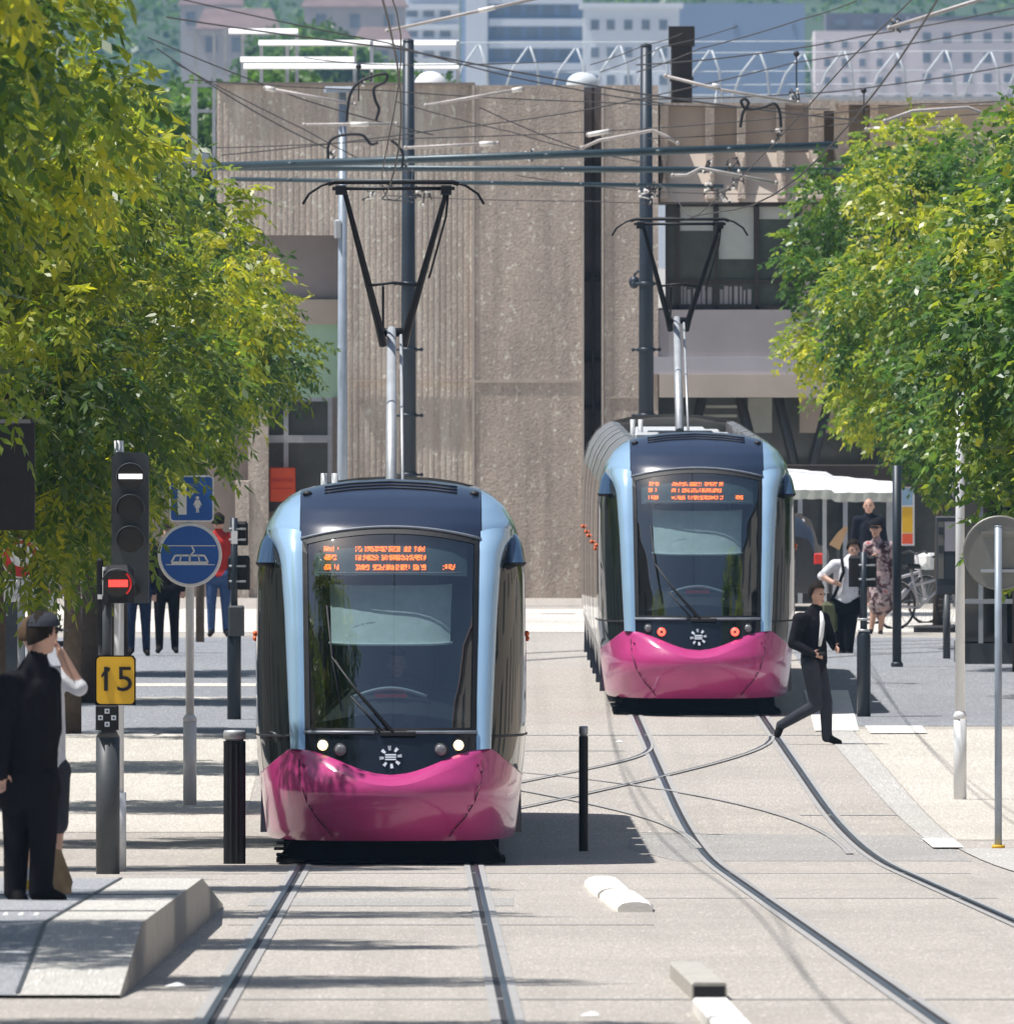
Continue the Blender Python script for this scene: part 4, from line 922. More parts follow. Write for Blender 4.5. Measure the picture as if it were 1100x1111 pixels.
# --- tram stop post with the 15 plate and tram signal
S1 = 129.5; d = F/S1
def Z(y, s=S1): return CAMZ-(y-HZ)/s-gz(F/s)          # height above the street of a photo row
def X(x, rx, s=S1): return (x-rx)/s
rt = post_root('tram_signal_post', 'dark signal post with a red bar lamp, yellow number plate and black marked box', 'signal post', 117, S1)
mb = MB(); mb.tube([(0, 0, 0), (0, 0, Z(800))], .100, 14); mb.lathe([(.1, 0), (.06, .08)], (0, 0, Z(800)), 14); mb.tube([(-.02, 0, Z(800)), (-.02, 0, Z(615))], .055, 12); mb.build('post', M['postgrey'], rt)
mb = MB(); mb.bbox((X(104, 117), -.12, Z(792)), (X(129, 117), -.05, Z(765)), .012); bx_ = mb.build('marked_box', M['black'], rt)
for ox, oz in ((0, .055), (0, -.055), (-.055, 0), (.055, 0)):
    c = Vector((X(116.5, 117)+ox, -.125, Z(778.5)+oz)); mb = MB(); mb.box(c+Vector((-.02, -.004, -.02)), c+Vector((.02, .004, .02))); mb.box(c+Vector((-.008, -.006, -.008)), c+Vector((.008, -.003, .008)), 1); mb.build('white_mark', [M['emblem'], M['black']], bx_)
mb = MB(); mb.bbox((X(103.5, 117), -.09, Z(765)), (X(147.5, 117), -.06, Z(711)), .03); pl = mb.build('number_plate', M['black'], rt)
mb = MB()
def rrect(cx, cz, w_, h, r, n=5):
    out = []
    for qx, qz, a0 in ((1, 1, 0), (-1, 1, 90), (-1, -1, 180), (1, -1, 270)):
        for k in range(n+1): a = math.radians(a0+90*k/n); out.append((cx+qx*(w_/2-r)+r*math.cos(a), cz+qz*(h/2-r)+r*math.sin(a)))
    return out
mb.prism(rrect(X(125.5, 117), Z(738), .315, .395, .035), -.098, -.088); mb.build('plate_face', M['yellow'], pl)
mb = MB(); text_mb(mb, '15', (X(125.5, 117), -.104, Z(738)), .215, sx=1.08); q_ = X(125.5, 117); mb.prism([(q_-.118, Z(738)+.045), (q_-.075, Z(738)+.1075), (q_-.045, Z(738)+.1075), (q_-.045, Z(738)+.085), (q_-.118, Z(738)+.02)], -.1085, -.1); mb.build('number', M['black'], pl)
mb = MB(); mb.bbox((X(105, 117), -.05, Z(700)), (X(112, 117), .06, Z(606)), .015); mb.bbox((X(112, 117), -.10, Z(654)), (X(146, 117), .10, Z(613)), .05); hd = mb.build('signal_head', M['black'], rt)
mb = MB(); rows = []
for j in range(2):
    rows.append([Vector((X(128, 117)+.135*math.cos(math.pi*i/12), -.10-.16*j, Z(634)+.135*math.sin(math.pi*i/12))) for i in range(13)])
mb.grid(rows, 0); mb.build('signal_hood', M['postgrey'], hd, thick=.008)
mb = MB(); mb.lathe([(.115, 0), (.115, .012)], (X(128, 117), -.10, Z(633)), 20, 0, 'y'); mb.build('lens', M['lens_off'], hd)
mb = MB(); mb.box((X(118, 117), -.125, Z(636.5)), (X(139, 117), -.113, Z(629))); mb.build('lamp_bar', M['red_lamp'], hd)
mb = MB(); mb.tube([(X(128, 117)+.11*math.cos(a), -.12, Z(633)+.11*math.sin(a)) for a in [math.radians(-50+10*k) for k in range(11)]], .008, 5); mb.build('lens_glow', M['red_dim'], hd)
mb = MB(); mb.box((X(106, 117), -.058, Z(650)), (X(111, 117), -.05, Z(645))); mb.build('white_tag', M['white'], hd)
# --- big traffic light on a white pole
S2 = 128.0
def Z2(y): return Z(y, S2)
rt = post_root('traffic_light', 'tall dark three lens traffic light with a white bar lit on top, on white pole', 'traffic light', 129, S2)
mb = MB(); mb.tube([(0, 0, 0), (0, 0, Z2(478))], .042, 12); mb.tube([(0, 0, 0), (0, 0, Z2(860))], .062, 12); mb.build('pole', M['postwhite'], rt)
x0, x1 = (119-129)/S2+.02, (162-129)/S2
mb = MB(); mb.prism([(x0, Z2(654)), (x1, Z2(654)), (x1, Z2(497)), (x1-.04, Z2(491)), (x0+.04, Z2(490)), (x0, Z2(496))], -.26, -.06); hd = mb.build('signal_housing', M['postgrey'], rt)
cx_ = (141-129)/S2+.01
for i, y in enumerate((517, 551, 585, 640)):
    r = .108 if i < 3 else .07; lens = MB(); lens.lathe([(r, 0), (r, .008)], (cx_, -.262, Z2(y)), 20, 0, 'y'); lo_ = lens.build('lens', M['lens_off'], hd)
    mb = MB(); rows = [[Vector((cx_+(r+.012)*math.cos(a), -.26-.20*j*(1 if i < 3 else .3), Z2(y)+(r+.012)*math.sin(a))) for a in [math.radians(-20+220*k/16) for k in range(17)]] for j in range(2)]
    mb.grid(rows, 0); mb.build('lens_hood', M['postgrey'], lo_, thick=.006)
    if i == 0: mb = MB(); mb.box((cx_-.10, -.285, Z2(517)-.016), (cx_+.10, -.27, Z2(517)+.026)); mb.build('lamp_bar', M['white_lamp'], lo_)
# --- dark backboard of a signal at the left edge
S3 = 133.0; d = F/S3; rt = T('signal_backboard', 'black rectangular signal back half covered by leaves at the left edge', 'traffic light', (P(-16, 500, S3).x, d, gz(d)))
mb = MB(); mb.tube([(0, 0, 0), (0, 0, Z(455, S3))], .05, 12); mb.build('pole', M['postgrey'], rt)
mb = MB(); mb.bbox((.02, -.12, Z(575, S3)), ((38+16)/S3, .05, Z(455, S3)), .03); bb = mb.build('backboard', M['black'], rt)
mb = MB(); mb.bbox((.1, .05, Z(565, S3)), (.28, .25, Z(465, S3)), .04); mb.build('signal_housing', M['black'], bb)
# --- tram lane sign post (round and square blue signs)
S4 = 107.5; rt = post_root('tram_sign_post', 'white post with round blue tram sign below a square blue sign', 'sign post', 206, S4)
def Z4(y): return Z(y, S4)
mb = MB(); mb.tube([(0, 0, 0), (0, 0, Z4(780)-.02)], .068, 12); mb.lathe([(.072, 0), (.072, .03), (.045, .07)], (0, 0, Z4(783)), 12); mb.tube([(0, 0, Z4(780)), (0, 0, Z4(522))], .042, 12); mb.build('post', M['postwhite'], rt)
mb = MB(); c = Vector((0, -.07, Z4(602))); mb.lathe([(.325, -.02), (.325, .004), (.315, .012)], c, 40, 0, 'y'); ds = mb.build('round_sign', M['white'], rt)
mb = MB(); mb.lathe([(.292, .012), (.292, .0165)], c, 40, 0, 'y'); mb.build('sign_face', M['blue'], ds)
mb = MB()
def bar2(pts, r):
    q = [c+Vector((x/S4, -.021, -(y-602)/S4)) for x, y in pts]
    for a, b in zip(q, q[1:]):
        t = (b-a).normalized(); n = Vector((-t.z, 0, t.x))*r; mb.add([a-n, b-n, b+n, a+n, a-n+Vector((0,.004,0)), b-n+Vector((0,.004,0)), b+n+Vector((0,.004,0)), a+n+Vector((0,.004,0))], [(0,1,2,3),(7,6,5,4),(0,4,5,1),(2,6,7,3)])
bar2([(-26, 592), (28, 592)], .004); bar2([(-26, 612.5), (27, 612.5)], .004); bar2([(2, 592), (5, 598), (1, 602)], .007); bar2([(-20, 610.5), (20, 610.5)], .014); bar2([(-15, 602.5), (15, 602.5)], .009); bar2([(-20, 610), (-15.5, 602)], .009); bar2([(20, 610), (15.5, 602)], .009); bar2([(0, 610), (0, 602)], .009); bar2([(-11, 610), (-9, 602)], .007); bar2([(11, 610), (9, 602)], .007)
mb.build('tram_symbol', M['white'], ds)
cx_, cz_ = (208-206)/S4, Z4(541); mb = MB(); mb.prism(rrect(cx_, cz_, .45, .47, .04), -.075, -.055); ds = mb.build('square_sign', M['white'], rt)
mb = MB(); mb.prism(rrect(cx_, cz_, .415, .435, .03), -.081, -.076); mb.build('sign_face', M['blue'], ds)
mb = MB(); y_ = -.087
def fig(x, z, h):
    mb.lathe([(h*.1, 0), (h*.1, .004)], (x, y_, z+h*.88), 12, 0, 'y')
    mb.prism([(x-h*.12, z+h*.76), (x+h*.12, z+h*.76), (x+h*.26, z+h*.45), (x+h*.2, z+h*.42), (x+h*.13, z+h*.55), (x+h*.17, z+h*.3), (x+h*.08, z+h*.3), (x+h*.08, z), (x+h*.02, z), (x, z+h*.3), (x-h*.02, z), (x-h*.08, z), (x-h*.08, z+h*.3), (x-h*.17, z+h*.3), (x-h*.13, z+h*.55), (x-h*.2, z+h*.42), (x-h*.26, z+h*.45)], y_, y_+.004)
fig(cx_+.06, cz_-.14, .17); mb.prism([(cx_-.14, cz_-.16), (cx_-.05, cz_-.16), (cx_-.05, cz_+.12), (cx_-.07, cz_+.13), (cx_-.14, cz_+.08)], y_, y_+.004); mb.lathe([(.022, 0), (.022, .004)], (cx_+.0, y_, cz_+.06), 10, 0, 'y'); mb.build('figures', M['white'], ds)
# --- bollards
def bollard(x, s, w_, h, label, ridged):
    rt = post_root('bollard', label, 'bollard', x, s); r = w_/2
    mb = MB(); n = 24; ring = lambda z, k=1.0: [(k*r*(1 if (not ridged or i % 2) else .86)*math.cos(2*math.pi*i/n), k*r*(1 if (not ridged or i % 2) else .86)*math.sin(2*math.pi*i/n), z) for i in range(n+1)]
    mb.grid([ring(0), ring(h*.92)], 0, smooth=False); mb.build('post', M['black'], rt)
    mb = MB(); mb.lathe([(r*.8, h*.92), (r*.8, h*.935), (r*.98, h*.937), (r*.98, h*.985), (r*.9, h), (r*.2, h*1.003)], (0, 0, 0), 20); mb.build('cap', M['galv'], rt)
bollard(254.5, 124.0, .20, 1.17, 'thick ridged black bollard with a silver cap, left of the near tram', True)
bollard(633, 119.0, .085, 1.14, 'slender black bollard with a silver tip, standing between the two tracks', False)
# --- signal posts seen from behind
def back_signal(x, s, base_y, heads, label, thick_top):
    rt = post_root('signal_post', label, 'signal post', x, s); z = lambda y: Z(y, s)
    mb = MB(); mb.tube([(0, 0, 0), (0, 0, z(thick_top)), (0, 0, z(thick_top-8))], [.082, .082, .045], 12); mb.tube([(0, 0, z(thick_top)), (0, 0, z(heads[0][1]-4))], .042, 12); mb.build('post', M['mast'], rt)
    for (xa, ya, xb, yb) in heads:
        mb = MB(); mb.bbox(((xa-x)/s, .03, z(yb)), ((xb-x)/s, .25, z(ya)), .03); h = mb.build('signal_head', M['black'], rt)
        for q in (.3, .75): mb = MB(); zz = z(ya+(yb-ya)*q); mb.tube([(-.06, -.02, zz), (.14, -.02, zz)], .014, 6); mb.build('bracket', M['galv'], h)
    return rt, z
rt, z = back_signal(254, 92.0, 780, [(255, 566, 269, 592), (247, 603, 271, 640)], 'dark signal post seen from behind, beside the near tram on its left', 690)
mb = MB(); mb.bbox((-.07, -.10, z(690)), (.12, .08, z(657)), .02); mb.build('junction_box', M['postgrey'], rt); mb = MB(); mb.box((-.035, -.06, z(590)), (.04, -.045, z(576))); mb.build('white_tag', M['white'], rt)
rt, z = back_signal(937, 91.5, 778, [(921, 603, 951, 637)], 'dark signal post with black head in front of the shoulder bag man', 690)
for y in (672, 684): mb = MB(); mb.tube([(-.07, -.05, z(y)), (.07, -.05, z(y))], .016, 6); mb.build('strap', M['galv'], rt)
rt = post_root('thin_pole', 'slim dark pole rising into the right tree, right of the flowered dress', 'pole', 973, 82.5); mb = MB(); mb.tube([(0, 0, 0), (0, 0, Z(505, 82.5))], .06, 10); mb.lathe([(.08, 0), (.08, .05), (.06, .07)], (0, 0, 0), 10); mb.build('pole', M['mast'], rt)
rt = post_root('lamp_post', 'pale grey lamp post with thicker foot on the right pavement', 'lamp post', 1041.5, 106.5); z = lambda y: Z(y, 106.5)
mb = MB(); mb.tube([(0, 0, 0), (0, 0, z(778))], .066, 12); mb.lathe([(.07, 0), (.07, .03), (.048, .08)], (0, 0, z(780)), 12); mb.tube([(0, 0, z(778)), (0, 0, z(390))], [.05, .042], 12); mb.build('pole', M['postwhite'], rt)
mb = MB(); mb.bbox((-.1, -.1, z(390)), (.5, .1, z(383)), .03); mb.build('lamp_head', M['galv'], rt)
rt = post_root('road_sign', 'round road sign seen from its grey back on a thin post at the right edge', 'road sign', 1083, 118); z = lambda y: Z(y, 118)
mb = MB(); mb.tube([(0, 0, 0), (0, 0, z(572))], .034, 10); mb.lathe([(.035, 0), (.035, .015)], (0, 0, z(572)), 10); mb.build('post', M['lampgrey'], rt); mb = MB(); mb.lathe([(.06, 0), (.06, .03)], (0, 0, 0), 10); mb.build('foot', M['yellow'], rt)
mb = MB(); mb.lathe([(.345, -.085), (.345, -.068), (.325, -.06), (.32, -.066)], ((1085-1083)/118, 0, z(600)), 40, 0, 'y'); ds = mb.build('sign_plate', M['signback'], rt)
for y in (578, 619.5): mb = MB(); mb.box((-.16, .02, z(y)-.014), (.18, .062, z(y)+.014)); mb.build('rail', M['galv'] if y > 600 else M['signback'], ds)
# --- round no entry type sign with plate, at left
S5 = 118.0; rt = T('no_entry_sign', 'red ringed round sign with a white text plate below, half hidden by leaves', 'road sign', (P(23, 600, S5).x, F/S5, gz(F/S5))); z = lambda y: Z(y, S5)
mb = MB(); mb.tube([(0, .03, 0), (0, .03, z(585))], .035, 10); mb.build('post', M['galv'], rt)
mb = MB(); c = Vector((.0, -.03, z(606))); mb.lathe([(.18, -.02), (.18, .0)], c, 32, 0, 'y'); ds = mb.build('round_sign', M['white'], rt)
mb = MB(); mb.lathe([(.168, .0), (.168, .005)], c, 32, 0, 'y'); mb.lathe([(.105, .006), (.105, .009)], c+Vector((0, 0, .03)), 32, 1, 'y'); mb.tube([c+Vector((.035*math.cos(a)*1.0, -.012, .03+.06*math.sin(a))) for a in [math.radians(-100+20*k) for k in range(11)]], .012, 5, 2); mb.build('sign_face', [M['red'], M['white'], M['black']], ds)
mb = MB(); mb.bbox((-.16, -.05, z(653)), (.17, -.03, z(629)), .015); pl = mb.build('text_plate', M['white'], rt)
mb = MB(); text_mb(mb, 'SAUF', (.02, -.053, z(637)), .055); text_mb(mb, 'AUTORISATION', (.01, -.053, z(647)), .036, sx=.8); mb.build('lettering', M['lampgrey'], pl)
# --- kerb separators and concrete blocks in the street
def sep(x0, x1, d0, d1, h, m, label, rounded, dx):
    rt = T('kerb_separator' if rounded else 'concrete_block', label, 'kerb' if rounded else 'concrete block', ((x0+x1)/2, d0, gz(d0)))
    mb = MB(); wv = (x1-x0)/2; rows = []
    prof = [(-wv, 0), (-wv, h*.45), (-wv*.75, h*.82), (-wv*.35, h*.98), (0, h), (wv*.35, h*.98), (wv*.75, h*.82), (wv, h*.45), (wv, 0)] if rounded else [(-wv, 0), (-wv, h-.012), (-wv+.012, h), (wv-.012, h), (wv, h-.012), (wv, 0)]
    n = 8
    for j in range(n+1):
        t = j/n; dd = d0+(d1-d0)*t; k = .86 if rounded and j in (0, n) else 1
        rows.append([(x*k+dx*t, dd-d0, gz(dd)-gz(d0)+zz*(k if rounded else 1)) for x, zz in prof])
    mb.grid(rows, 0, smooth=rounded); np_ = len(prof); mb.add(rows[0], [tuple(range(np_))]); mb.add(rows[-1], [tuple(range(np_-1, -1, -1))])
    if not rounded: mb.box((-wv+.01, -.004, .01), (wv-.01, -.002, h-.02), 1)
    mb.build('body', [m, M['rubber']], rt)
sep(.77, 1.06, 138.2, 146.0, .085, M['white_conc'], 'longer white rounded kerb separator nearer the camera, between the tracks', True, -.085)
sep(.665, .955, 146.4, 154.5, .085, M['white_conc'], 'shorter white rounded kerb separator just behind the longer one', True, -.06)
sep(.985, 1.17, 103.0, 110.0, .095, M['conc'], 'grey concrete block with a dark end face, farther of two at the bottom edge', False, -.06)
sep(1.005, 1.19, 90.0, 99.6, .075, M['white_conc'], 'pale concrete block cut by the bottom edge of the picture', False, -.05)
for x, y, w_ in ((671, 806, .09), (190, 1072, .12), (640, 1104, .1)):
    X_, d_ = G(x, y); mb = MB(); mb.add([(X_-w_/2, d_-.06, gz(d_)+.01), (X_+w_/2, d_-.03, gz(d_)+.012), (X_+w_*.4, d_+.05, gz(d_)+.02), (X_-w_*.3, d_+.06, gz(d_)+.015), (X_+w_*.1, d_, gz(d_)+.03)], [(0,1,4),(1,2,4),(2,3,4),(3,0,4),(3,2,1,0)])
    tag(mb.build('paper_scrap', M['white']), {671: 'crumpled white paper left of the far track', 190: 'crumpled white paper on the street beside the platform ramp', 640: 'small white scrap near the bottom centre'}[x], 'litter')
# ------------------------------------------------------------------ things at the left back
S6 = 84.0; D6 = F/S6
rt = T('tram_shelter', 'shelter with a white name strip and pale poster panel behind the left tree trunk', 'shelter', (P(75, 600, S6).x, D6, 0)); z = lambda y: Z(y, S6); xx = lambda x: (x-75)/S6
mb = MB(); mb.box((xx(44), -.03, z(633)), (xx(103), .03, z(616))); pl = mb.build('name_strip', M['white'], rt)
mb = MB(); text_mb(mb, '60', (xx(53), -.036, z(624.5)), .12); text_mb(mb, 'Gare', (xx(88), -.036, z(624.5)), .12); mb.build('lettering', M['black'], pl)
mb = MB()
for x in (-45, 45, 104): mb.box((xx(x)-.04, 0, 0), (xx(x)+.04, .08, z(600)))
mb.box((xx(-48), -.3, z(600)), (xx(107), 1.4, z(592))); mb.build('frame', M['postgrey'], rt)
mb = MB(); mb.box((xx(84), .0, z(734)), (xx(101), .06, z(653))); mb.build('poster', M['lilac'], rt)
mb = MB(); mb.box((xx(40), .0, z(690)), (xx(62), .06, z(638))); pp = mb.build('poster', mat('yellow_poster', (0.62, 0.55, 0.22), .7), rt); mb = MB(); mb.box((xx(48), -.01, z(660)), (xx(60), -.004, z(640))); mb.box((xx(49), -.014, z(645)), (xx(54), -.011, z(640)), 1); mb.build('print', [M['white'], M['red']], pp)
mb = MB(); mb.bbox((xx(-20), -.2, 0), (xx(26), .3, z(640)), .03); mb.box((xx(5), -.205, z(668)), (xx(9), -.2, z(665)), 1); tag(mb.build('cabinet', [M['postgrey'], M['galv']], None), 'dark grey street cabinet behind the two waiting people', 'cabinet')
SC_ = bpy.data.objects['cabinet']; SC_.location = rt.location
mb = MB(); mb.box((xx(45), .9, .35), (xx(104), 1.2, .42)); mb.build('bench', M['postgrey'], rt)
mb = MB(); c = P(225, 690, 78); mb.lathe([(.06, 0), (.06, .95), (.05, 1.0), (.02, 1.01)], (P(217, 690, 78).x, F/78, 0), 12); tag(mb.build('short_post', M['bark']), 'short dark post left of the legs in blue jeans', 'post')
# ------------------------------------------------------------------ things at the right back
S7 = 73.0; D7 = F/S7; rt = T('cafe_awning', 'bright white canopy with a hanging valance behind the far tram', 'awning', (P(900, 540, S7).x, D7, 0)); z = lambda y: Z(y, S7); xx = lambda x: (x-900)/S7
mb = MB(); rows = []
for j in range(9):
    t = j/8; rows.append([(xx(840)+(xx(968)-xx(840))*i/16, -1.4+2.8*t, z(530 if i < 8 else 533)+(.32*math.sin(math.pi*t)**.8)*(1-.55*(i/16))+.006*math.sin(i*2.1)) for i in range(17)])
mb.grid(rows, 0); mb.build('canopy', M['white'], rt)
mb = MB(); mb.grid([[(xx(840)+(xx(968)-xx(840))*i/32, -1.4+.01*math.sin(i*1.7), z(530 if i < 16 else 533)-.0+h-(.012*abs(math.sin(i*.8)) if h else 0)) for i in range(33)] for h in (0, -.13)], 0); mb.build('valance', M['blind'], rt)
mb = MB()
for x in (846, 893, 962): mb.box((xx(x)-.03, -1.3, 0), (xx(x)+.03, -1.24, z(531)))
mb.build('canopy_post', M['steelgrey'], rt)
S8 = 71.0; D8 = F/S8; rt = T('glass_terrace', 'dark framed glazed terrace front under the white canopy', 'terrace', (P(920, 560, S8).x, D8, 0)); z = lambda y: Z(y, S8); xx = lambda x: (x-920)/S8
mb = MB(); mb.box((xx(835), .1, 0), (xx(1130), .2, z(528))); mb.build('glass', M['pane'], rt)
for x in (838, 868, 893, 917, 940, 968, 985, 1030, 1080):
    mb = MB(); mb.box((xx(x)-.035, -.02, 0), (xx(x)+.035, .09, z(528))); mb.build('mullion', M['steelgrey'] if x in (868, 917, 968) else M['mast'], rt)
mb = MB(); mb.box((xx(833), -.1, z(528)), (xx(1132), 1.0, z(505))); mb.build('fascia', M['brown'], rt)
mb = MB(); mb.box((xx(977), -.06, z(592)), (xx(992), -.03, z(528))); mb.box((xx(978.5), -.066, z(548)), (xx(990), -.061, z(530)), 1); mb.box((xx(978.5), -.066, z(578)), (xx(990), -.061, z(550)), 2); mb.box((xx(978.5), -.066, z(590)), (xx(990), -.061, z(579)), 3)
tag(mb.build('poster', [M['white'], M['paleblue'], M['yellow'], M['orange']], rt))
# tilted tan menu board
c = P(909, 582, 74); rt = T('menu_board', 'tan tilted board leaning behind the shoulder bag man', 'board', (c.x, c.y, 0)); zc = c.z
mb = MB(); mb.prism([(-.13, zc-.12), (.02, zc-.20), (.14, zc+.10), (.12, zc+.16), (.0, zc+.06)], -.02, .02); mb.build('board', mat('tan_board', (0.42, 0.27, 0.15), .8), rt)
mb = MB(); mb.tube([(0, .05, 0), (0, .03, zc)], .025, 8); mb.lathe([(.2, 0), (.2, .03)], (0, .05, 0), 12); mb.build('stand', M['postgrey'], rt)
# parked car seen from behind, mostly hidden by the tram
c = P(838, 660, 72.5); rt = T('parked_car', 'dark parked car with pale reflection painted on its rear window and red tail light, beyond the far tram', 'car', (c.x, c.y, 0))
M['carpaint'] = mat('car_paint', (0.02, 0.022, 0.028), .2, .2, coat=.8); mb = MB()
sec = [(-.86, .28), (-.88, .6), (-.84, .92), (-.70, 1.02), (-.58, 1.38), (-.40, 1.46), (.40, 1.46), (.58, 1.38), (.70, 1.02), (.84, .92), (.88, .6), (.86, .28)]
def carring(y, k, top): return [(x*k, y, .28+(z_-.28)*(top if z_ > 1.0 else 1)) for x, z_ in sec]
mb.grid([carring(-.02, .94, .72), carring(.15, 1, .80), carring(.5, 1, .98), carring(2.4, 1, 1), carring(3.0, 1, .74), carring(4.1, .95, .62)], 0); mb.add(carring(-.02, .94, .72), [tuple(range(12))]); mb.build('body', M['carpaint'], rt)
mb = MB(); mb.add([(-.58, .10, 1.0), (.58, .10, 1.0), (.48, .46, 1.38), (-.48, .46, 1.38)], [(0,1,2,3)]); mb.build('rear_window', M['lilac'], rt, thick=.02)  # pale colour stands for a white reflection in the glass
for sg in (-1, 1):
    mb = MB(); mb.bbox((sg*.62, -.05, .72), (sg*.80, .05, .88), .02); mb.build('tail_light', M['red'], rt)
    for y in (.7, 3.3):
        mb = MB(); mb.lathe([(.30, -.1), (.31, 0), (.30, .1)], (0, 0, 0), 18, 0, 'y')
        for v in mb.v: v.x, v.y = v.y, v.x
        for v in mb.v: v += Vector((sg*.78, y, .31))
        mb.build('wheel', M['rubber'], rt)
mb = MB(); mb.box((-.26, -.035, .55), (.26, -.022, .66)); mb.build('number_plate', M['white'], rt)
# bicycles
def bike(x, y, s, label, rz):
    c = P(x, y, s); rt = T('bicycle', label, 'bicycle', (c.x, F/s, 0), 'rental bicycles by the right tree', rz); R = .335
    for wx in (-.52, .52):
        mb = MB(); mb.tube([(wx+R*math.cos(a), 0, R+R*math.sin(a)) for a in [2*math.pi*k/28 for k in range(29)]], .022, 6); wh = mb.build('wheel', M['rubber'], rt)
        mb = MB()
        for k in range(10): a = math.pi*k/10; mb.tube([(wx+R*math.cos(a), 0, R+R*math.sin(a)), (wx-R*math.cos(a), 0, R-R*math.sin(a))], .0035, 4)
        mb.lathe([(.03, -.04), (.03, .04)], (wx, 0, R), 8, 0, 'y'); mb.build('spokes', M['galv'], wh)
        mb = MB(); rows = [[(wx+(R+.03)*math.cos(a), q, R+(R+.03)*math.sin(a)) for a in [math.radians(10+15*k) for k in range(10)]] for q in (-.03, .03)]; mb.grid(rows, 0); mb.build('mudguard', M['lilac'], rt)
    mb = MB()
    for a, b in (((-.52, R), (-.12, .30)), ((-.12, .30), (.36, .66)), ((-.12, .30), (-.25, .86)), ((-.52, R), (-.22, .62)), ((.52, R), (.34, .98)), ((-.22, .62), (.37, .74))): mb.tube([(a[0], 0, a[1]), (b[0], 0, b[1])], .022, 8)
    mb.build('frame', M['lilac'], rt)
    mb = MB(); mb.tube([(.30, -.28, 1.02), (.36, -.15, 1.05), (.34, 0, 1.0), (.36, .15, 1.05), (.30, .28, 1.02)], .016, 6); mb.build('handlebar', M['rubber'], rt)
    mb = MB(); mb.bbox((-.38, -.09, .86), (-.12, .09, .93), .03); mb.build('saddle', M['rubber'], rt)
    mb = MB(); mb.bbox((.42, -.17, .78), (.72, .17, 1.02), .04); mb.build('basket', M['white'], rt)
bike(1004, 676, 75.5, 'silver rental bicycle with white basket, right of the slim dark pole', .55)
bike(975, 676, 74.6, 'second silver rental bicycle, half behind the slim dark pole', .7)
mb = MB(); c = P(1014, 686, 76.2); mb.bbox((c.x-.30, F/76.2-.1, 0), (c.x+.30, F/76.2+.1, .10), .03); tag(mb.build('bike_rack_base', M['rubber']), 'low black rack base under the bicycles', 'bike rack')
c = P(1027, 645, 81); rt = T('map_totem', 'grey framed map totem in front of the bicycles', 'totem', (c.x, F/81, 0)); z = lambda y: Z(y, 81)
mb = MB(); mb.bbox((-.15, -.04, z(645)), (.15, .04, z(560)), .02); mb.tube([(.0, 0, 0), (0, 0, z(645))], .05, 8); mb.build('frame', M['postgrey'], rt)
mb = MB(); mb.box((-.12, -.046, z(628)), (-.04, -.042, z(566))); mb.box((-.03, -.046, z(598)), (.12, -.042, z(566)), 1); mb.box((-.03, -.046, z(628)), (.12, -.042, z(602)), 2); mb.box((-.11, -.05, z(580)), (-.05, -.047, z(572)), 2); mb.box((-.11, -.05, z(600)), (-.05, -.047, z(592)), 2); mb.build('map', [M['signback'], M['lilac'], M['postgrey']], rt)
S9 = 82.0; c = P(1075, 700, S9); rt = T('glass_kiosk', 'dark glazed kiosk with metal frame at the right edge', 'kiosk', (c.x, F/S9, 0)); z = lambda y: Z(y, S9); xx = lambda x: (x-1075)/S9
mb = MB(); mb.box((xx(1040), .05, .3), (xx(1150), 1.6, z(540))); mb.build('glass', M['sideglass'], rt)
mb = MB(); mb.box((xx(1038), 0, 0), (xx(1152), 1.65, .28)); mb.build('base', M['postgrey'], rt); mb = MB(); mb.box((xx(1036), -.1, z(540)), (xx(1155), 1.8, z(525))); mb.build('roof', M['postgrey'], rt)
for x in (1040, 1064, 1090, 1120, 1148): mb = MB(); mb.box((xx(x)-.03, -.02, .28), (xx(x)+.03, .05, z(540))); mb.build('mullion', M['steelgrey'] if x == 1064 else M['postgrey'], rt)
mb = MB(); mb.box((xx(1036), -.035, z(655)), (xx(1150), .04, z(650))); mb.build('rail', M['steelgrey'], rt)
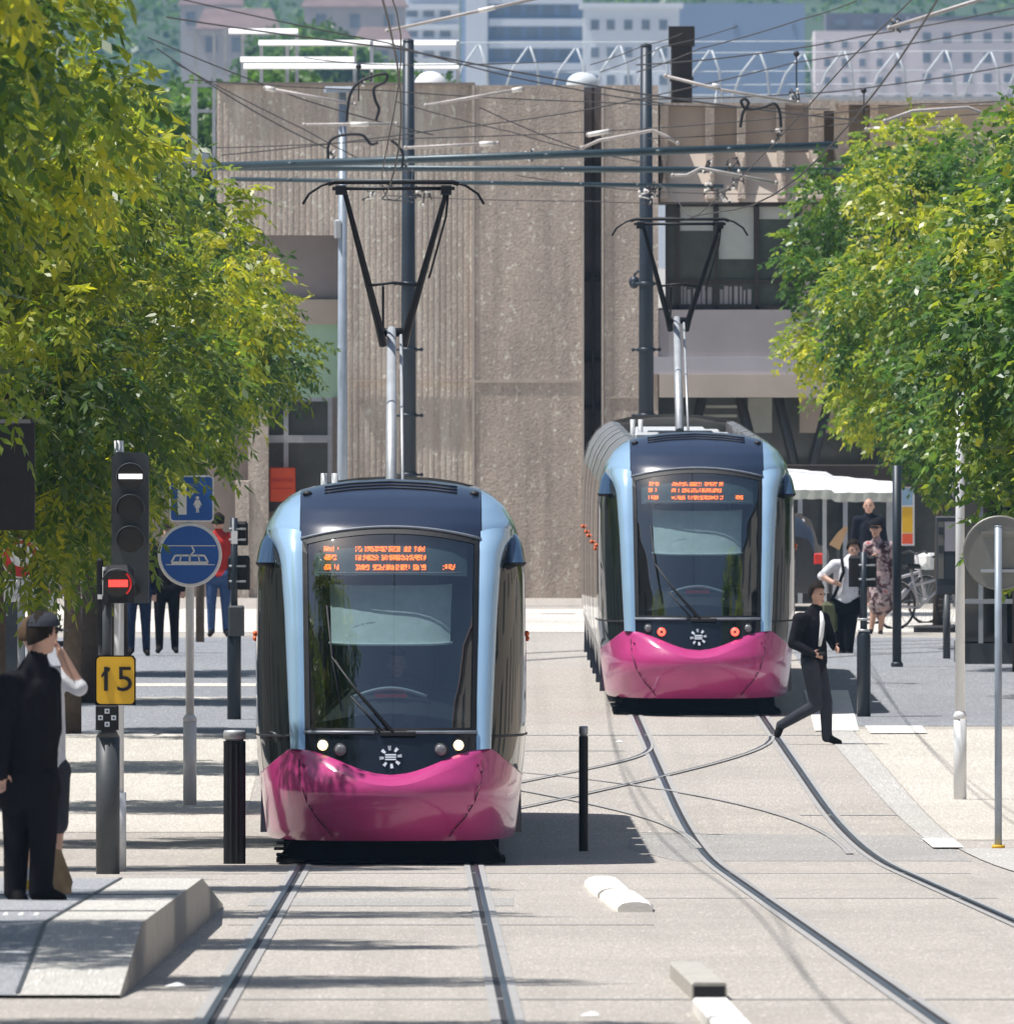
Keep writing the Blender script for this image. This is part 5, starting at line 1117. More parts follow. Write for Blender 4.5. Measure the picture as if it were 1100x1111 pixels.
# ------------------------------------------------------------------ trees
def leaves(name, seed, lobes, n, L, ll, pairs, m, wid=.19, droop=.35, hang=.3):
    R = np.random.default_rng(seed); lb = np.array(lobes)
    w_ = lb[:, 3]**2; w_ = w_/w_.sum(); idx = R.choice(len(lb), n, p=w_)
    dr = R.normal(size=(n, 3)); dr[:, 2] = dr[:, 2]*.9+.12; dr /= np.linalg.norm(dr, axis=1)[:, None]
    rad = lb[idx, 3]*(R.random(n)**.33)
    base = lb[idx, :3]+dr*rad[:, None]*np.array([1, 1, .8])
    a = dr*.7+R.normal(size=(n, 3))*.45; a[:, 2] -= hang; a /= np.linalg.norm(a, axis=1)[:, None]
    up = np.array([0, 0, 1.0])+R.normal(size=(n, 3))*.35; sd = np.cross(a, up); sd /= np.linalg.norm(sd, axis=1)[:, None]+1e-9
    hue = .55*R.random(len(lb))[idx]+.45*R.random(n)
    V = []; tint = []; sz = L*(.7+.6*R.random(n))
    ts = np.linspace(.18, .92, pairs)
    jobs = [(t, s) for t in ts for s in (-1, 1)]+[(1.0, 0)]
    for t, s in jobs:
        p = base+a*(sz*t)[:, None]; p[:, 2] -= droop*sz*t*t
        l = sd*s*.85+a*(.5 if s else 1)+R.normal(size=(n, 3))*.22; l[:, 2] -= .3+.3*t; l /= np.linalg.norm(l, axis=1)[:, None]
        nn = np.cross(sd, a)+R.normal(size=(n, 3))*.35; wv = np.cross(l, nn); wv /= np.linalg.norm(wv, axis=1)[:, None]+1e-9
        ln = ll*(.75+.5*R.random(n))[:, None]; q = p+l*ln*.45
        V.append(np.stack([p, q+wv*ln*wid, p+l*ln, q-wv*ln*wid], 1)); tint.append(np.clip(hue+R.normal(size=n)*.07, 0, 1))
    V = np.concatenate(V).reshape(-1, 3); tint = np.concatenate(tint); nf = len(tint)
    me = bpy.data.meshes.new(name); me.vertices.add(len(V)); me.vertices.foreach_set('co', V.ravel().astype(np.float32))
    me.loops.add(nf*4); me.loops.foreach_set('vertex_index', np.arange(nf*4, dtype=np.int32)); me.polygons.add(nf)
    me.polygons.foreach_set('loop_start', np.arange(0, nf*4, 4, dtype=np.int32)); me.update(calc_edges=True)
    at = me.attributes.new('tint', 'FLOAT', 'FACE'); at.data.foreach_set('value', tint.astype(np.float32)); me.materials.append(m)
    return me
M['leaf_left'] = leafmat('left_tree_leaf', [(0, (.030, .066, .022)), (.38, (.072, .125, .026)), (.66, (.19, .235, .03)), (1, (.44, .42, .05))], .48)
M['leaf_near'] = leafmat('near_tree_leaf', [(0, (.022, .056, .014)), (.36, (.080, .135, .024)), (.62, (.23, .28, .038)), (1, (.52, .48, .06))], .47)
M['leaf_right'] = leafmat('right_tree_leaf', [(0, (.034, .082, .028)), (.4, (.085, .160, .034)), (.66, (.21, .27, .04)), (1, (.50, .48, .07))], .42)
M['leaf_far'] = leafmat('far_tree_leaf', [(0, (.03, .065, .02)), (.45, (.07, .14, .03)), (.75, (.12, .21, .04)), (1, (.20, .27, .06))], .4)
def lobes(seed, n, rx, rz, zc, r0, r1, low=1.0):
    rnd = random.Random(seed); out = []
    while len(out) < n:
        x, y, z = rnd.uniform(-1, 1), rnd.uniform(-1, 1), rnd.uniform(-1, 1)
        if .25 < x*x+y*y+z*z < 1:
            k = 1 if z > 0 else low+(1-low)*(1+z); out.append((x*rx*k, y*rx*k, zc+z*rz, rnd.uniform(r0, r1)))
    return out
def make_tree(name, label, cat, lb, meshn, h0, grp, rtrunk=.10):
    rt = T(name, label, cat, (0, 0, 0), grp)
    o = bpy.data.objects.new('crown', meshn); COL.objects.link(o); o.parent = rt
    mb = MB(); mb.tube([(0, 0, -.1), (.02, 0, h0*.6), (0, .02, h0), (.03, 0, h0+1.3)], [rtrunk*1.25, rtrunk, rtrunk*.85, rtrunk*.5], 10)
    for x, y, z, r in lb:
        mb.tube([(0, 0, h0*.8+.25*(z-h0*.8)*.3), (x*.35, y*.35, h0+.45*(z-h0)), (x*.85, y*.85, z)], [rtrunk*.5, rtrunk*.3, .012], 6)
    mb.build('trunk', M['bark'], rt); return rt
GL, GN, GR = 'green street trees in the row at left', 'big leaved street trees nearest the camera at left', 'yellow green street trees in the row at right'
protoL = []
for k in range(2):
    lb = lobes(10+k, 30, 2.3, 2.2, 4.6, .42, .80); protoL.append((lb, leaves('left_leaves', 20+k, lb, 2900, .32, .118, 5, M['leaf_left'])))
lbN = lobes(15, 24, 2.15, 1.95, 6.25, .42, .80, .6)+[(1.0, .2, 4.0, .42)]; mN = leaves('near_leaves', 31, lbN, 1700, .38, .135, 5, M['leaf_near'], .21, .4, .25)
protoR = []
for k in range(2):
    lb = lobes(40+k, 32, 2.15, 2.4, 4.9, .42, .80); protoR.append((lb, leaves('right_leaves', 50+k, lb, 4000, .27, .100, 4, M['leaf_right'], .28, .3, .25)))
def place(rt, x, d, rz, sc=1.0, label=None):
    rt.location = (x, d, gz(d)); rt.rotation_euler = (0, 0, rz); rt.scale = (sc, sc, sc)
    if label: rt['label'] = label
src = [make_tree('street_tree', '', 'tree', lb, me, 2.5, GL) for lb, me in protoL]
labL = {222: 'left tree whose dark trunk stands behind the two waiting people, crown reaching the lamp post', 208: 'left tree with green crown just before the one with the visible trunk'}
for i, d in enumerate((222, 208, 194, 180, 166, 236, 250)):
    t = src[i] if i < 2 else copy_tree(src[i % 2]); t.location = (0, 0, 0)
    place(t, -5.0-.05*(i % 3), d, 1.3*i+.4, 1.0 if d < 230 else .95, labL.get(d, 'dense green street tree in the left row, its crown merging with its neighbours' if d < 230 else 'green street tree in shade at the far end of the left row'))
srcN = make_tree('street_tree', '', 'tree', lbN, mN, 3.2, GN)
for i, d in enumerate((151, 136.5, 122, 108, 95)):
    t = srcN if i == 0 else copy_tree(srcN); place(t, (-5.1, -5.0, -4.9, -4.7, -4.45)[i], d, 2.1*i, (1, 1, 1, 1.02, 1.05)[i], 'street tree with large drooping yellow green leaves overhanging the left platform')
srcR = [make_tree('street_tree', '', 'tree', lb, me, 2.6, GR) for lb, me in protoR]
for i, d in enumerate((279, 266, 252, 238, 224, 189)):
    t = srcR[i] if i < 2 else copy_tree(srcR[i % 2]); place(t, (6.25, 6.6, 6.7, 6.9, 7.2, 6.25)[i], d, 1.7*i+.2, 1.0 if i < 5 else 1.06, 'right tree with its pale trunk visible beside the bicycles' if i == 0 else 'yellow green street tree in the right row, its crown merging with its neighbours')
# trees in the town behind
lbF = lobes(60, 14, 2.6, 2.2, 4.2, .9, 1.3); mF = leaves('far_leaves', 61, lbF, 4200, .35, .20, 3, M['leaf_far'], .32)
srcF = make_tree('far_tree', '', 'tree', lbF, mF, 2.0, 'trees among the far houses', .15)
spots = [(206, 28, 66), (248, 36, 50), (297, 32, 60), (342, 30, 50), (392, 34, 50), (424, 38, 60), (198, 26, 100), (455, 24, 82), (318, 15, 4), (345, 14, 14), (275, 30, 56), (370, 36, 62)]
for i, (x, s, top) in enumerate(spots):
    t = srcF if i == 0 else copy_tree(srcF); d = F/s; zt = CAMZ-(top-HZ)/s; place(t, (x-CX)/s, d, i*1.9, zt/7.4, 'bright green tree behind the sunlit roof slats at the top left' if s > 20 else 'dark hazy tree between the far tiled houses at the top left')
rnd = random.Random(9); big = []
for k in range(900):
    x = rnd.uniform(-230, 230); j = rnd.uniform(0, 10.5); d = 2500+j*85; big.append((x, d, 10.5*j*(1+.10*math.sin(x/90.+j))+1.5, rnd.uniform(4, 8)))
me = leaves('hill_wood', 77, big, 36000, 1.8, 1.3, 1, M['leaf_far'], .4)
o = bpy.data.objects.new('hill_wood', me); COL.objects.link(o); tag(o, kind='stuff')
# ------------------------------------------------------------------ people
def cloth(name, c, **k): return mat('cloth_'+name, c, .85, var=.15, scale=14, bump=1.0, bscale=9, stretch=(1, 1, .6), spec=.12, **k)
M.update(cl_black=cloth('black', (.010, .010, .013)), cl_navy=cloth('navy', (.014, .016, .026)), cl_white=cloth('white', (.74, .74, .77)), cl_char=cloth('charcoal', (.042, .045, .056)), cl_jeans=cloth('jeans', (.045, .085, .19)), cl_dkjeans=cloth('dark_jeans', (.02, .035, .075)),
         cl_red=cloth('red', (.42, .035, .03)), cl_shoe=cloth('shoe', (.012, .011, .011)), hair=cloth('hair', (.018, .013, .010)), hair_br=cloth('brown_hair', (.10, .065, .04)), cl_shorts=cloth('shorts', (.05, .05, .06)), eye=mat('eye', (.02, .015, .012), .2), lip=mat('lip', (.40, .16, .13), .5))
def flower():
    m = mat('cloth_flowered', (.05, .012, .02), .85, scale=9, col2=(.45, .03, .05)); n = m.node_tree.nodes
    r = [q for q in n if q.type == 'VALTORGB'][0]; e = r.color_ramp.elements.new(.56); e.color = (.45, .38, .38, 1); r.color_ramp.elements[0].position = .44; return m
M['cl_flower'] = flower()
def person(label, feet, s, J, parts, mats, group=None, voxel=.011, head=None, face=True, hands=(), hairmat='hair', hairlen=.0, cap=None, rnd=0, lift=0.0, parent_d=None):
    """J: joints as (photo x, photo y, metres further away); parts: (joint, r, joint, r, material index, flattening)"""
    d = F/s; z0 = gz(d)+lift; root = T('person', label, 'person', ((feet-CX)/s, d, z0), group)
    loc = {k: P(v[0], v[1], s)+Vector((0, (v[2] if len(v) > 2 else 0), 0))-Vector(root.location) for k, v in J.items()}
    bm = bmesh.new(); samples = []
    def ell(c, rx, ry, rz, mi):
        m4 = Matrix.Translation(c) @ Matrix.Diagonal((rx, ry, rz, 1)); bmesh.ops.create_icosphere(bm, subdivisions=2, radius=1, matrix=m4); samples.append((c, mi, max(rx, ry)))
    def cone(p, r, q, r2, mi, fl=1.0, fx=1.0):
        n = max(2, int((q-p).length/(min(r, r2)*.3))+1)
        for i in range(n+1): t = i/n; rr = r+(r2-r)*t; ell(p.lerp(q, t), rr*fx, rr*fl, rr, mi)
    for pt in parts: cone(loc[pt[0]], pt[1], loc[pt[2]], pt[3], pt[4], pt[5] if len(pt) > 5 else 1.0, pt[6] if len(pt) > 6 else 1.0)
    hc = loc['head']; fd = Vector(head or (0, -1, 0)).normalized(); sdv = Vector((-fd.y, fd.x, 0)).normalized(); upv = fd.cross(sdv)*-1; upv = Vector((0, 0, 1))
    sk = 0
    ell(hc+Vector((0, 0, .02)), .078, .088, .105, sk); ell(hc+fd*.025+Vector((0, 0, -.055)), .052, .056, .06, sk); ell(hc+fd*.09+Vector((0, 0, -.01)), .014, .014, .024, sk); ell(hc+fd*.045+Vector((0, 0, -.095)), .026, .026, .02, sk)
    for q in (-1, 1): ell(hc+sdv*q*.08+Vector((0, 0, 0)), .014, .02, .032, sk)
    for (hand, fdir, side) in hands:
        p = loc[hand]; f = Vector(fdir).normalized(); sdd = Vector(side).normalized(); nn = f.cross(sdd).normalized()
        for i in range(4): cone(p+f*(.018*i)-sdd*.018, .017, p+f*(.018*i)+sdd*.018, .017, sk)
        for k in range(4):
            b = p+f*.062+sdd*(-.028+.0187*k); ln = (.034, .042, .039, .030)[k]; m1 = b+f*ln+nn*.006; m2 = m1+(f*.7+nn*.7).normalized()*ln*.8; cone(b, .0095, m1, .009, sk); cone(m1, .009, m2, .0075, sk)
        t0 = p+f*.01+sdd*.03; t1 = t0+(f*.6+sdd*.8).normalized()*.038; cone(t0, .012, t1, .010, sk); cone(t1, .010, t1+(f*.9+sdd*.1).normalized()*.03, .008, sk)
    me = bpy.data.meshes.new('body'); bm.to_mesh(me); bm.free(); o = bpy.data.objects.new('body', me); COL.objects.link(o)
    md = o.modifiers.new('r', 'REMESH'); md.mode = 'VOXEL'; md.voxel_size = voxel; md.use_smooth_shade = True; m3 = o.modifiers.new('s', 'SMOOTH'); m3.iterations = 12; m3.factor = .5
    dg = bpy.context.evaluated_depsgraph_get(); new = bpy.data.meshes.new_from_object(o.evaluated_get(dg)); o.modifiers.clear(); o.data = new; bpy.data.meshes.remove(me)
    new.materials.clear()
    for q in mats: new.materials.append(M[q])
    ctr = np.zeros(len(new.polygons)*3); new.polygons.foreach_get('center', ctr); ctr = ctr.reshape(-1, 3)
    sc_ = np.array([tuple(q[0]) for q in samples]); sm_ = np.array([q[1] for q in samples]); sr_ = np.array([q[2] for q in samples]); idx = []
    for k in range(0, len(ctr), 4000):
        dd = np.linalg.norm(ctr[k:k+4000, None, :]-sc_[None], axis=2)-sr_[None]; idx += sm_[dd.argmin(1)].tolist()
    new.polygons.foreach_set('material_index', idx); new.polygons.foreach_set('use_smooth', [True]*len(idx)); new.update()
    o.parent = root
    def child(nm, mb, m): return mb.build(nm, m, root)
    if face:
        mb = MB()
        for q in (-1, 1): mb.ball(hc+fd*.076+sdv*q*.031+Vector((0, 0, .018)), (.013, .011, .009), 8)
        child('eyes', mb, M['eye']); mb = MB(); mb.ball(hc+fd*.076+Vector((0, 0, -.062)), (.022, .012, .008), 8); child('mouth', mb, M['lip'])
    if hairmat:
        mb = MB(); rg = random.Random(rnd); N_ = 16; rows = []
        for j in range(9):
            t = math.pi*.62*j/8; row = []
            for k in range(N_+1):
                a = 2*math.pi*k/N_; v = Vector((math.sin(t)*math.cos(a), math.sin(t)*math.sin(a), math.cos(t))); front = max(0, v.dot(fd)); ext = 1.0+(.13*rg.random())
                z_ = v.z if not (front > .35 and v.z < .45) else max(v.z, .45)+.0
                k2 = 1.0 if z_ == v.z else .93
                row.append(hc-fd*.010+Vector((v.x*.092*ext*k2, v.y*.10*ext*k2, .035+z_*.112*ext-(hairlen*max(0, -v.dot(fd)) if j > 5 else 0))))
            row[-1] = row[0]; rows.append(row)
        mb.grid(rows, 0); child('hair', mb, M[hairmat])
    if cap:
        mb = MB(); rows = []
        for j in range(8):
            t = math.pi*.5*j/7; rows.append([hc+Vector((math.sin(t)*math.cos(2*math.pi*k/18)*.108, math.sin(t)*math.sin(2*math.pi*k/18)*.115, .055+math.cos(t)*.095)) for k in range(19)])
        mb.grid(rows, 0); rows = []
        for j in range(3): rows.append([hc+fd*(.09+.035*j)+sdv*q*.085*(1-.25*j*.5)+Vector((0, 0, .052-.010*j-.25*abs(q)**2*.06)) for q in [-1+k/4 for k in range(9)]])
        mb.grid(rows, 0); child('cap', mb, M[cap])
    return root, loc
SK = 0
# --- walking man
J = dict(head=(887, 646, -.02), neck=(885, 661, .0), chest=(879, 680, 0), belly=(883, 703, 0), pelvis=(883, 717, 0), shL=(867, 672, -.12), elL=(860, 698, -.16), wrL=(882, 709, -.24), shR=(893, 672, .13), elR=(902, 694, .10), wrR=(905, 702, -.02), hipL=(879, 722, -.09), knL=(885, 765, -.06), anL=(847, 787, .0), toL=(843.5, 797, .0), hipR=(887, 722, .09), knR=(896, 763, .02), anR=(897, 800, .0), toR=(910, 806, -.03))
man, L_ = person('man in black jacket and dark trousers walking across the right track', 883, 96.5, J,
    [('neck', .055, 'head', .05, 0), ('neck', .075, 'chest', .15, 1, .8, 1.1), ('shL', .085, 'shR', .085, 1), ('chest', .165, 'belly', .155, 1, .85, 1.0), ('belly', .155, 'pelvis', .16, 1, .85, 1.0), ('shL', .078, 'elL', .065, 1), ('elL', .062, 'wrL', .045, 1), ('shR', .078, 'elR', .062, 1), ('elR', .06, 'wrR', .045, 1),
     ('pelvis', .14, 'hipL', .11, 2), ('pelvis', .14, 'hipR', .11, 2), ('hipL', .105, 'knL', .078, 2), ('knL', .076, 'anL', .058, 2), ('hipR', .105, 'knR', .08, 2), ('knR', .078, 'anR', .062, 2), ('anL', .05, 'toL', .045, 3), ('anR', .048, 'toR', .042, 3)],
    ['skin', 'cl_black', 'cl_char', 'cl_shoe'], voxel=.009, head=(.72, -.7, -.05), hands=(('wrL', (.9, -.3, -.25), (.1, -.4, .9)), ('wrR', (.5, -.7, -.4), (.3, -.2, .9))), hairlen=.02, rnd=3)
mb = MB(); a, b = L_['neck'], L_['belly']; mb.grid([[a+Vector((.045, -.07, -.02)), a+Vector((.07, -.06, -.02))], [a.lerp(b, .35)+Vector((.055, -.135, 0)), a.lerp(b, .35)+Vector((.105, -.118, 0))], [a.lerp(b, .7)+Vector((.05, -.15, 0)), a.lerp(b, .7)+Vector((.095, -.138, 0))], [b+Vector((.045, -.147, .02)), b+Vector((.075, -.14, .02))]], 0); mb.build('shirt', M['cl_white'], man, thick=.02)
mb = MB(); mb.bbox(L_['wrL']+Vector((.06, -.06, -.02)), L_['wrL']+Vector((.14, -.03, .02)), .008); 
o = mb.build('phone', M['black']); o.location = man.location; tag(o, 'dark phone held low by the walking man', 'phone')
# --- man with shoulder bag
J = dict(head=(926, 597, 0), neck=(923, 606, 0), chest=(918, 622, 0), belly=(917, 644, 0), pelvis=(918, 655, 0), shL=(905, 613, -.05), elL=(891, 625, -.1), wrL=(904, 632, -.25), shR=(932, 613, .05), elR=(938, 632, .05), wrR=(940, 648, -.05), hipL=(911, 658, 0), knL=(911, 683, -.03), anL=(914, 707, 0), toL=(912, 711, -.15), hipR=(924, 658, 0), knR=(922, 684, -.1), anR=(920, 709, -.05), toR=(919, 713, -.2))
sb, L_ = person('man in white t-shirt with a bag strap, half behind the right signal post', 917, 80.0, J,
    [('neck', .055, 'head', .05, 0), ('neck', .07, 'chest', .15, 1, .8, 1.1), ('shL', .08, 'shR', .08, 1), ('chest', .18, 'belly', .185, 1, .8), ('belly', .18, 'pelvis', .145, 1, .85), ('shL', .075, 'elL', .06, 1), ('elL', .048, 'wrL', .034, 0), ('shR', .075, 'elR', .06, 1), ('elR', .048, 'wrR', .034, 0),
     ('hipL', .16, 'hipR', .16, 2), ('hipL', .11, 'knL', .085, 2), ('knL', .08, 'anL', .07, 2), ('hipR', .11, 'knR', .085, 2), ('knR', .08, 'anR', .07, 2), ('anL', .05, 'toL', .045, 3), ('anR', .05, 'toR', .045, 3)],
    ['skin', 'cl_white', 'cl_black', 'cl_shoe'], head=(.2, -1, -.1), hands=(('wrL', (.9, -.2, -.2), (0, -.3, .9)), ('wrR', (.1, -.2, -1), (.9, 0, 0))), rnd=5)
mb = MB(); mb.tube([L_['shL']+Vector((.10, -.09, .09)), L_['chest']+Vector((-.04, -.16, .02)), L_['belly']+Vector((-.13, -.16, .02)), L_['pelvis']+Vector((-.2, -.08, .05))], .022, 6); st = mb.build('bag_strap', M['cl_black'], sb)
c = L_['pelvis']+Vector((-.23, -.05, -.17)); mb = MB(); mb.bbox(c+Vector((-.12, -.09, -.2)), c+Vector((.12, .09, .2)), .05); o = mb.build('shoulder_bag', mat('olive_bag', (.09, .10, .05), .8)); o.location = sb.location; tag(o, 'olive bag hanging at the side of the man in the white t-shirt', 'bag')
# --- woman in flowered dress with cap
J = dict(head=(950, 574, 0), neck=(951, 586, 0), chest=(954, 600, 0), belly=(955, 622, 0), pelvis=(956, 640, 0), hem=(956, 654, 0), shL=(941, 592, 0), elL=(938, 612, -.08), wrL=(944, 606, -.25), shR=(966, 592, 0), elR=(970, 615, 0), wrR=(968, 634, -.05), hipL=(949, 645, 0), knL=(948, 662, 0), anL=(945, 684, 0), toL=(943, 688, -.12), hipR=(961, 645, 0), knR=(957, 664, -.05), anR=(955, 686, 0), toR=(956, 690, -.12))
person('person in a red flowered dress and dark cap between the signal post and slim pole', 953, 76.5, J,
    [('neck', .05, 'head', .05, 0), ('neck', .065, 'chest', .13, 1, .8, 1.1), ('shL', .07, 'shR', .07, 1), ('chest', .165, 'belly', .17, 1, .8), ('belly', .17, 'pelvis', .185, 1, .85), ('pelvis', .185, 'hem', .20, 1, .9), ('shL', .066, 'elL', .05, 1), ('elL', .042, 'wrL', .032, 0), ('shR', .066, 'elR', .05, 1), ('elR', .042, 'wrR', .032, 0),
     ('hipL', .09, 'knL', .062, 0), ('knL', .055, 'anL', .036, 0), ('hipR', .09, 'knR', .062, 0), ('knR', .055, 'anR', .036, 0), ('anL', .038, 'toL', .034, 2), ('anR', .038, 'toR', .034, 2)],
    ['skin', 'cl_flower', 'cl_shoe'], head=(-.3, -1, -.1), hands=(('wrL', (.6, -.3, .5), (.6, 0, -.5)), ('wrR', (0, -.1, -1), (.9, 0, 0))), cap='cl_black', rnd=6)
# --- bald person behind
def standing(label, x, s, h, mats, head, rnd=0, hairmat='hair', sx=1.0, group=None, arms=True):
    y0 = HZ+6*s; q = lambda f: y0-f*h*s; dx = lambda m: x+m*s*sx
    J = dict(head=(x, q(.93), 0), neck=(x, q(.855), 0), chest=(x, q(.75), 0), belly=(x, q(.62), 0), pelvis=(x, q(.53), 0), shL=(dx(-.17), q(.815), 0), elL=(dx(-.23), q(.64), .03), wrL=(dx(-.22), q(.50), -.06), shR=(dx(.17), q(.815), 0), elR=(dx(.23), q(.64), .03), wrR=(dx(.22), q(.50), -.06), hipL=(dx(-.09), q(.50), 0), knL=(dx(-.10), q(.28), -.03), anL=(dx(-.10), q(.045), .02), toL=(dx(-.12), q(.02), -.12), hipR=(dx(.09), q(.50), 0), knR=(dx(.10), q(.28), -.02), anR=(dx(.11), q(.045), .03), toR=(dx(.13), q(.02), -.11))
    return person(label, x, s, J, [('neck', .055, 'head', .05, 0), ('neck', .07, 'chest', .14, 1, .8, 1.1), ('shL', .078, 'shR', .078, 1), ('chest', .165, 'belly', .15, 1, .8), ('belly', .15, 'pelvis', .15, 1, .85), ('shL', .075, 'elL', .058, 1), ('elL', .055, 'wrL', .04, 1), ('shR', .075, 'elR', .058, 1), ('elR', .055, 'wrR', .04, 1),
        ('hipL', .135, 'hipR', .135, 2), ('hipL', .10, 'knL', .075, 2), ('knL', .072, 'anL', .055, 2), ('hipR', .10, 'knR', .075, 2), ('knR', .072, 'anR', .055, 2), ('anL', .045, 'toL', .04, 3), ('anR', .045, 'toR', .04, 3)],
        mats, head=head, hairmat=hairmat, rnd=rnd, voxel=.013, hands=(('wrL', (0, -.15, -1), (.9, 0, 0)), ('wrR', (0, -.15, -1), (-.9, 0, 0))), group=group)
standing('bald person whose head shows above the cap, behind the right signal post', 942.5, 73.5, 1.76, ['skin', 'cl_navy', 'cl_navy', 'cl_shoe'], (-.1, -1, 0), hairmat=None)
standing('person in black clothes with legs showing left of the tram sign post', 181, 80.0, 1.74, ['skin', 'cl_black', 'cl_black', 'cl_shoe'], (-.4, -1, 0), 2)
standing('person in red top and blue jeans behind the dark signal post at left', 237, 77.0, 1.72, ['skin', 'cl_red', 'cl_jeans', 'cl_shoe'], (.4, .9, 0), 4)
standing('person in dark jeans behind the traffic light', 150, 80.5, 1.72, ['skin', 'cl_navy', 'cl_dkjeans', 'cl_shoe'], (.2, -1, 0), 7)
# --- tram driver
d = 168.0
J = dict(head=(431, 722, 0), neck=(431, 735, .02), chest=(431, 752, .04), belly=(431, 772, .06), pelvis=(431, 785, .06), shL=(410, 745, .02), elL=(404, 768, -.12), wrL=(416, 776, -.4), shR=(452, 745, .02), elR=(458, 768, -.12), wrR=(446, 776, -.4))
drv, _ = person('driver sitting behind the windscreen of the nearer tram', 431, F/169.25, J, [('neck', .055, 'head', .05, 0), ('neck', .07, 'chest', .14, 1, .8, 1.1), ('shL', .078, 'shR', .078, 1), ('chest', .165, 'belly', .15, 1, .8), ('belly', .15, 'pelvis', .155, 2, .85), ('shL', .075, 'elL', .058, 1), ('elL', .055, 'wrL', .04, 0), ('shR', .075, 'elR', .058, 1), ('elR', .055, 'wrR', .04, 0)], ['skin', 'cl_navy', 'cl_black'], head=(0, -1, -.05), hands=(('wrL', (.3, -1, -.2), (.9, .3, 0)), ('wrR', (-.3, -1, -.2), (-.9, .3, 0))), rnd=8)
# --- man in black coat and cap waiting on the platform
SP = 175.0; lf = .32
J = dict(head=(47, 689, 0), neck=(40, 716, .0), chest=(32, 757, 0), belly=(33, 800, 0), pelvis=(32, 838, 0), hemL=(24, 858, .02), hemR=(40, 858, -.02), shL=(9, 744, -.06), elL=(0, 790, -.12), wrL=(2, 838, -.16), shR=(52, 738, .05), elR=(56, 792, .02), wrR=(52, 826, -.05), hipL=(20, 850, .06), knL=(18, 912, .05), anL=(16, 967, .06), toL=(24, 978, -.02), hipR=(46, 850, -.05), knR=(47, 912, -.06), anR=(44, 967, -.05), toR=(66, 976, -.07))
wm, LW = person('person in long black coat and dark cap waiting on the left platform', 34, SP, J,
    [('neck', .055, 'head', .05, 0), ('neck', .07, 'chest', .165, 1, .8, 1.05), ('shL', .09, 'shR', .09, 1), ('chest', .185, 'belly', .185, 1, .8), ('belly', .185, 'pelvis', .185, 1, .8), ('pelvis', .185, 'hemL', .17, 1, .85), ('pelvis', .185, 'hemR', .165, 1, .85), ('shL', .085, 'elL', .07, 1), ('elL', .066, 'wrL', .05, 1), ('shR', .085, 'elR', .07, 1), ('elR', .066, 'wrR', .052, 1),
     ('hipL', .12, 'knL', .09, 2), ('knL', .088, 'anL', .075, 2), ('hipR', .12, 'knR', .09, 2), ('knR', .088, 'anR', .078, 2), ('anL', .058, 'toL', .045, 3), ('anR', .058, 'toR', .045, 3)],
    ['skin', 'cl_black', 'cl_black', 'cl_shoe'], voxel=.0085, head=(.85, .45, -.02), hands=(('wrR', (-.05, -.1, -1), (-.5, -.8, 0)), ('wrL', (.0, -.1, -1), (.9, 0, 0))), cap='cl_char', hairlen=.06, rnd=1, lift=lf)
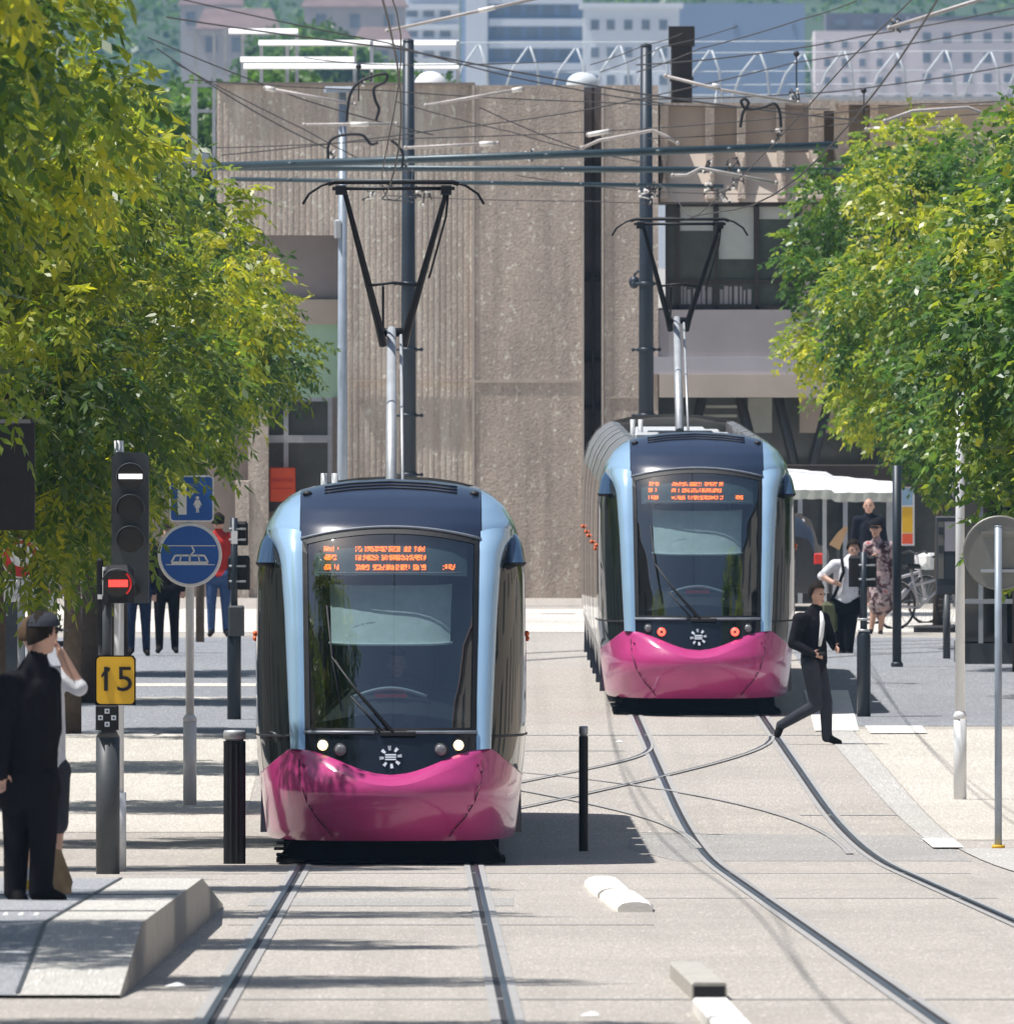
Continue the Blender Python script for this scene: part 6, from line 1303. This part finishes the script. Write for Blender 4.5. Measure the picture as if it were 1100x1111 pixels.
# --- person in white shirt behind, hand raised to the head
SQ = 168.0
J = dict(head=(37, 694, 0), neck=(42, 720, 0), chest=(46, 752, 0), belly=(50, 798, 0), pelvis=(49, 828, 0), shL=(22, 738, .02), elL=(14, 785, 0), wrL=(20, 830, -.1), shR=(68, 734, 0), elR=(86, 746, -.05), wrR=(66, 708, -.05), hipL=(38, 838, 0), knL=(36, 895, 0), anL=(34, 955, 0), toL=(36, 966, -.12), hipR=(60, 838, 0), knR=(61, 893, 0), anR=(58, 955, .02), toR=(64, 966, -.10))
ws, LS = person('person in white t-shirt and dark shorts with an arm raised, behind the black coat', 50, SQ, J,
    [('neck', .055, 'head', .05, 0), ('neck', .07, 'chest', .14, 1, .8, 1.0), ('shL', .075, 'shR', .075, 1), ('chest', .15, 'belly', .135, 1, .8), ('belly', .135, 'pelvis', .14, 1, .85), ('shL', .07, 'elL', .052, 1), ('elL', .045, 'wrL', .034, 0), ('shR', .075, 'elR', .060, 1), ('elR', .047, 'wrR', .034, 0),
     ('pelvis', .13, 'hipL', .11, 2), ('pelvis', .13, 'hipR', .11, 2), ('hipL', .105, 'knL', .085, 2), ('hipR', .105, 'knR', .085, 2), ('knL', .058, 'anL', .042, 0), ('knR', .058, 'anR', .042, 0), ('anL', .048, 'toL', .04, 3), ('anR', .048, 'toR', .04, 3)],
    ['skin', 'cl_white', 'cl_shorts', 'cl_shoe'], voxel=.009, head=(.5, .8, 0), hands=(('wrR', (-.5, 0, 1), (.2, -.9, 0)), ('wrL', (0, -.1, -1), (.9, 0, 0))), hairmat='hair_br', hairlen=.0, rnd=2, lift=lf)
M['paper'] = mat('brown_paper', (.42, .27, .14), .8, var=.12, scale=12, bump=.4, bscale=20)
c = P(69, 953, 171); mb = MB(); zb = gz(F/171)+.32
mb.add([(c.x-.045, c.y-.06, zb), (c.x+.045, c.y-.06, zb+.005), (c.x+.05, c.y+.06, zb), (c.x-.05, c.y+.06, zb), (c.x-.075, c.y-.05, zb+.10), (c.x+.06, c.y-.05, zb+.08), (c.x+.05, c.y+.05, zb+.1), (c.x-.075, c.y+.05, zb+.1), (c.x-.065, c.y-.03, zb+.29), (c.x-.01, c.y-.03, zb+.27), (c.x-.015, c.y+.03, zb+.28), (c.x-.065, c.y+.03, zb+.29)],
       [(0,3,2,1),(0,1,5,4),(1,2,6,5),(2,3,7,6),(3,0,4,7),(4,5,9,8),(5,6,10,9),(6,7,11,10),(7,4,8,11),(8,9,10,11)]); tag(mb.build('paper_bag', M['paper']), 'brown paper bag on the platform by the black trousers', 'bag')
c = P(28, 960, 171); mb = MB(); mb.bbox((c.x-.05, c.y-.05, zb), (c.x+.05, c.y+.05, zb+.17), .03, 0); mb.box((c.x-.042, c.y-.054, zb+.03), (c.x+.035, c.y-.051, zb+.09), 1); tag(mb.build('plastic_bag', [M['white'], M['yellow']]), 'small white and yellow carrier bag between the legs in black trousers', 'bag')
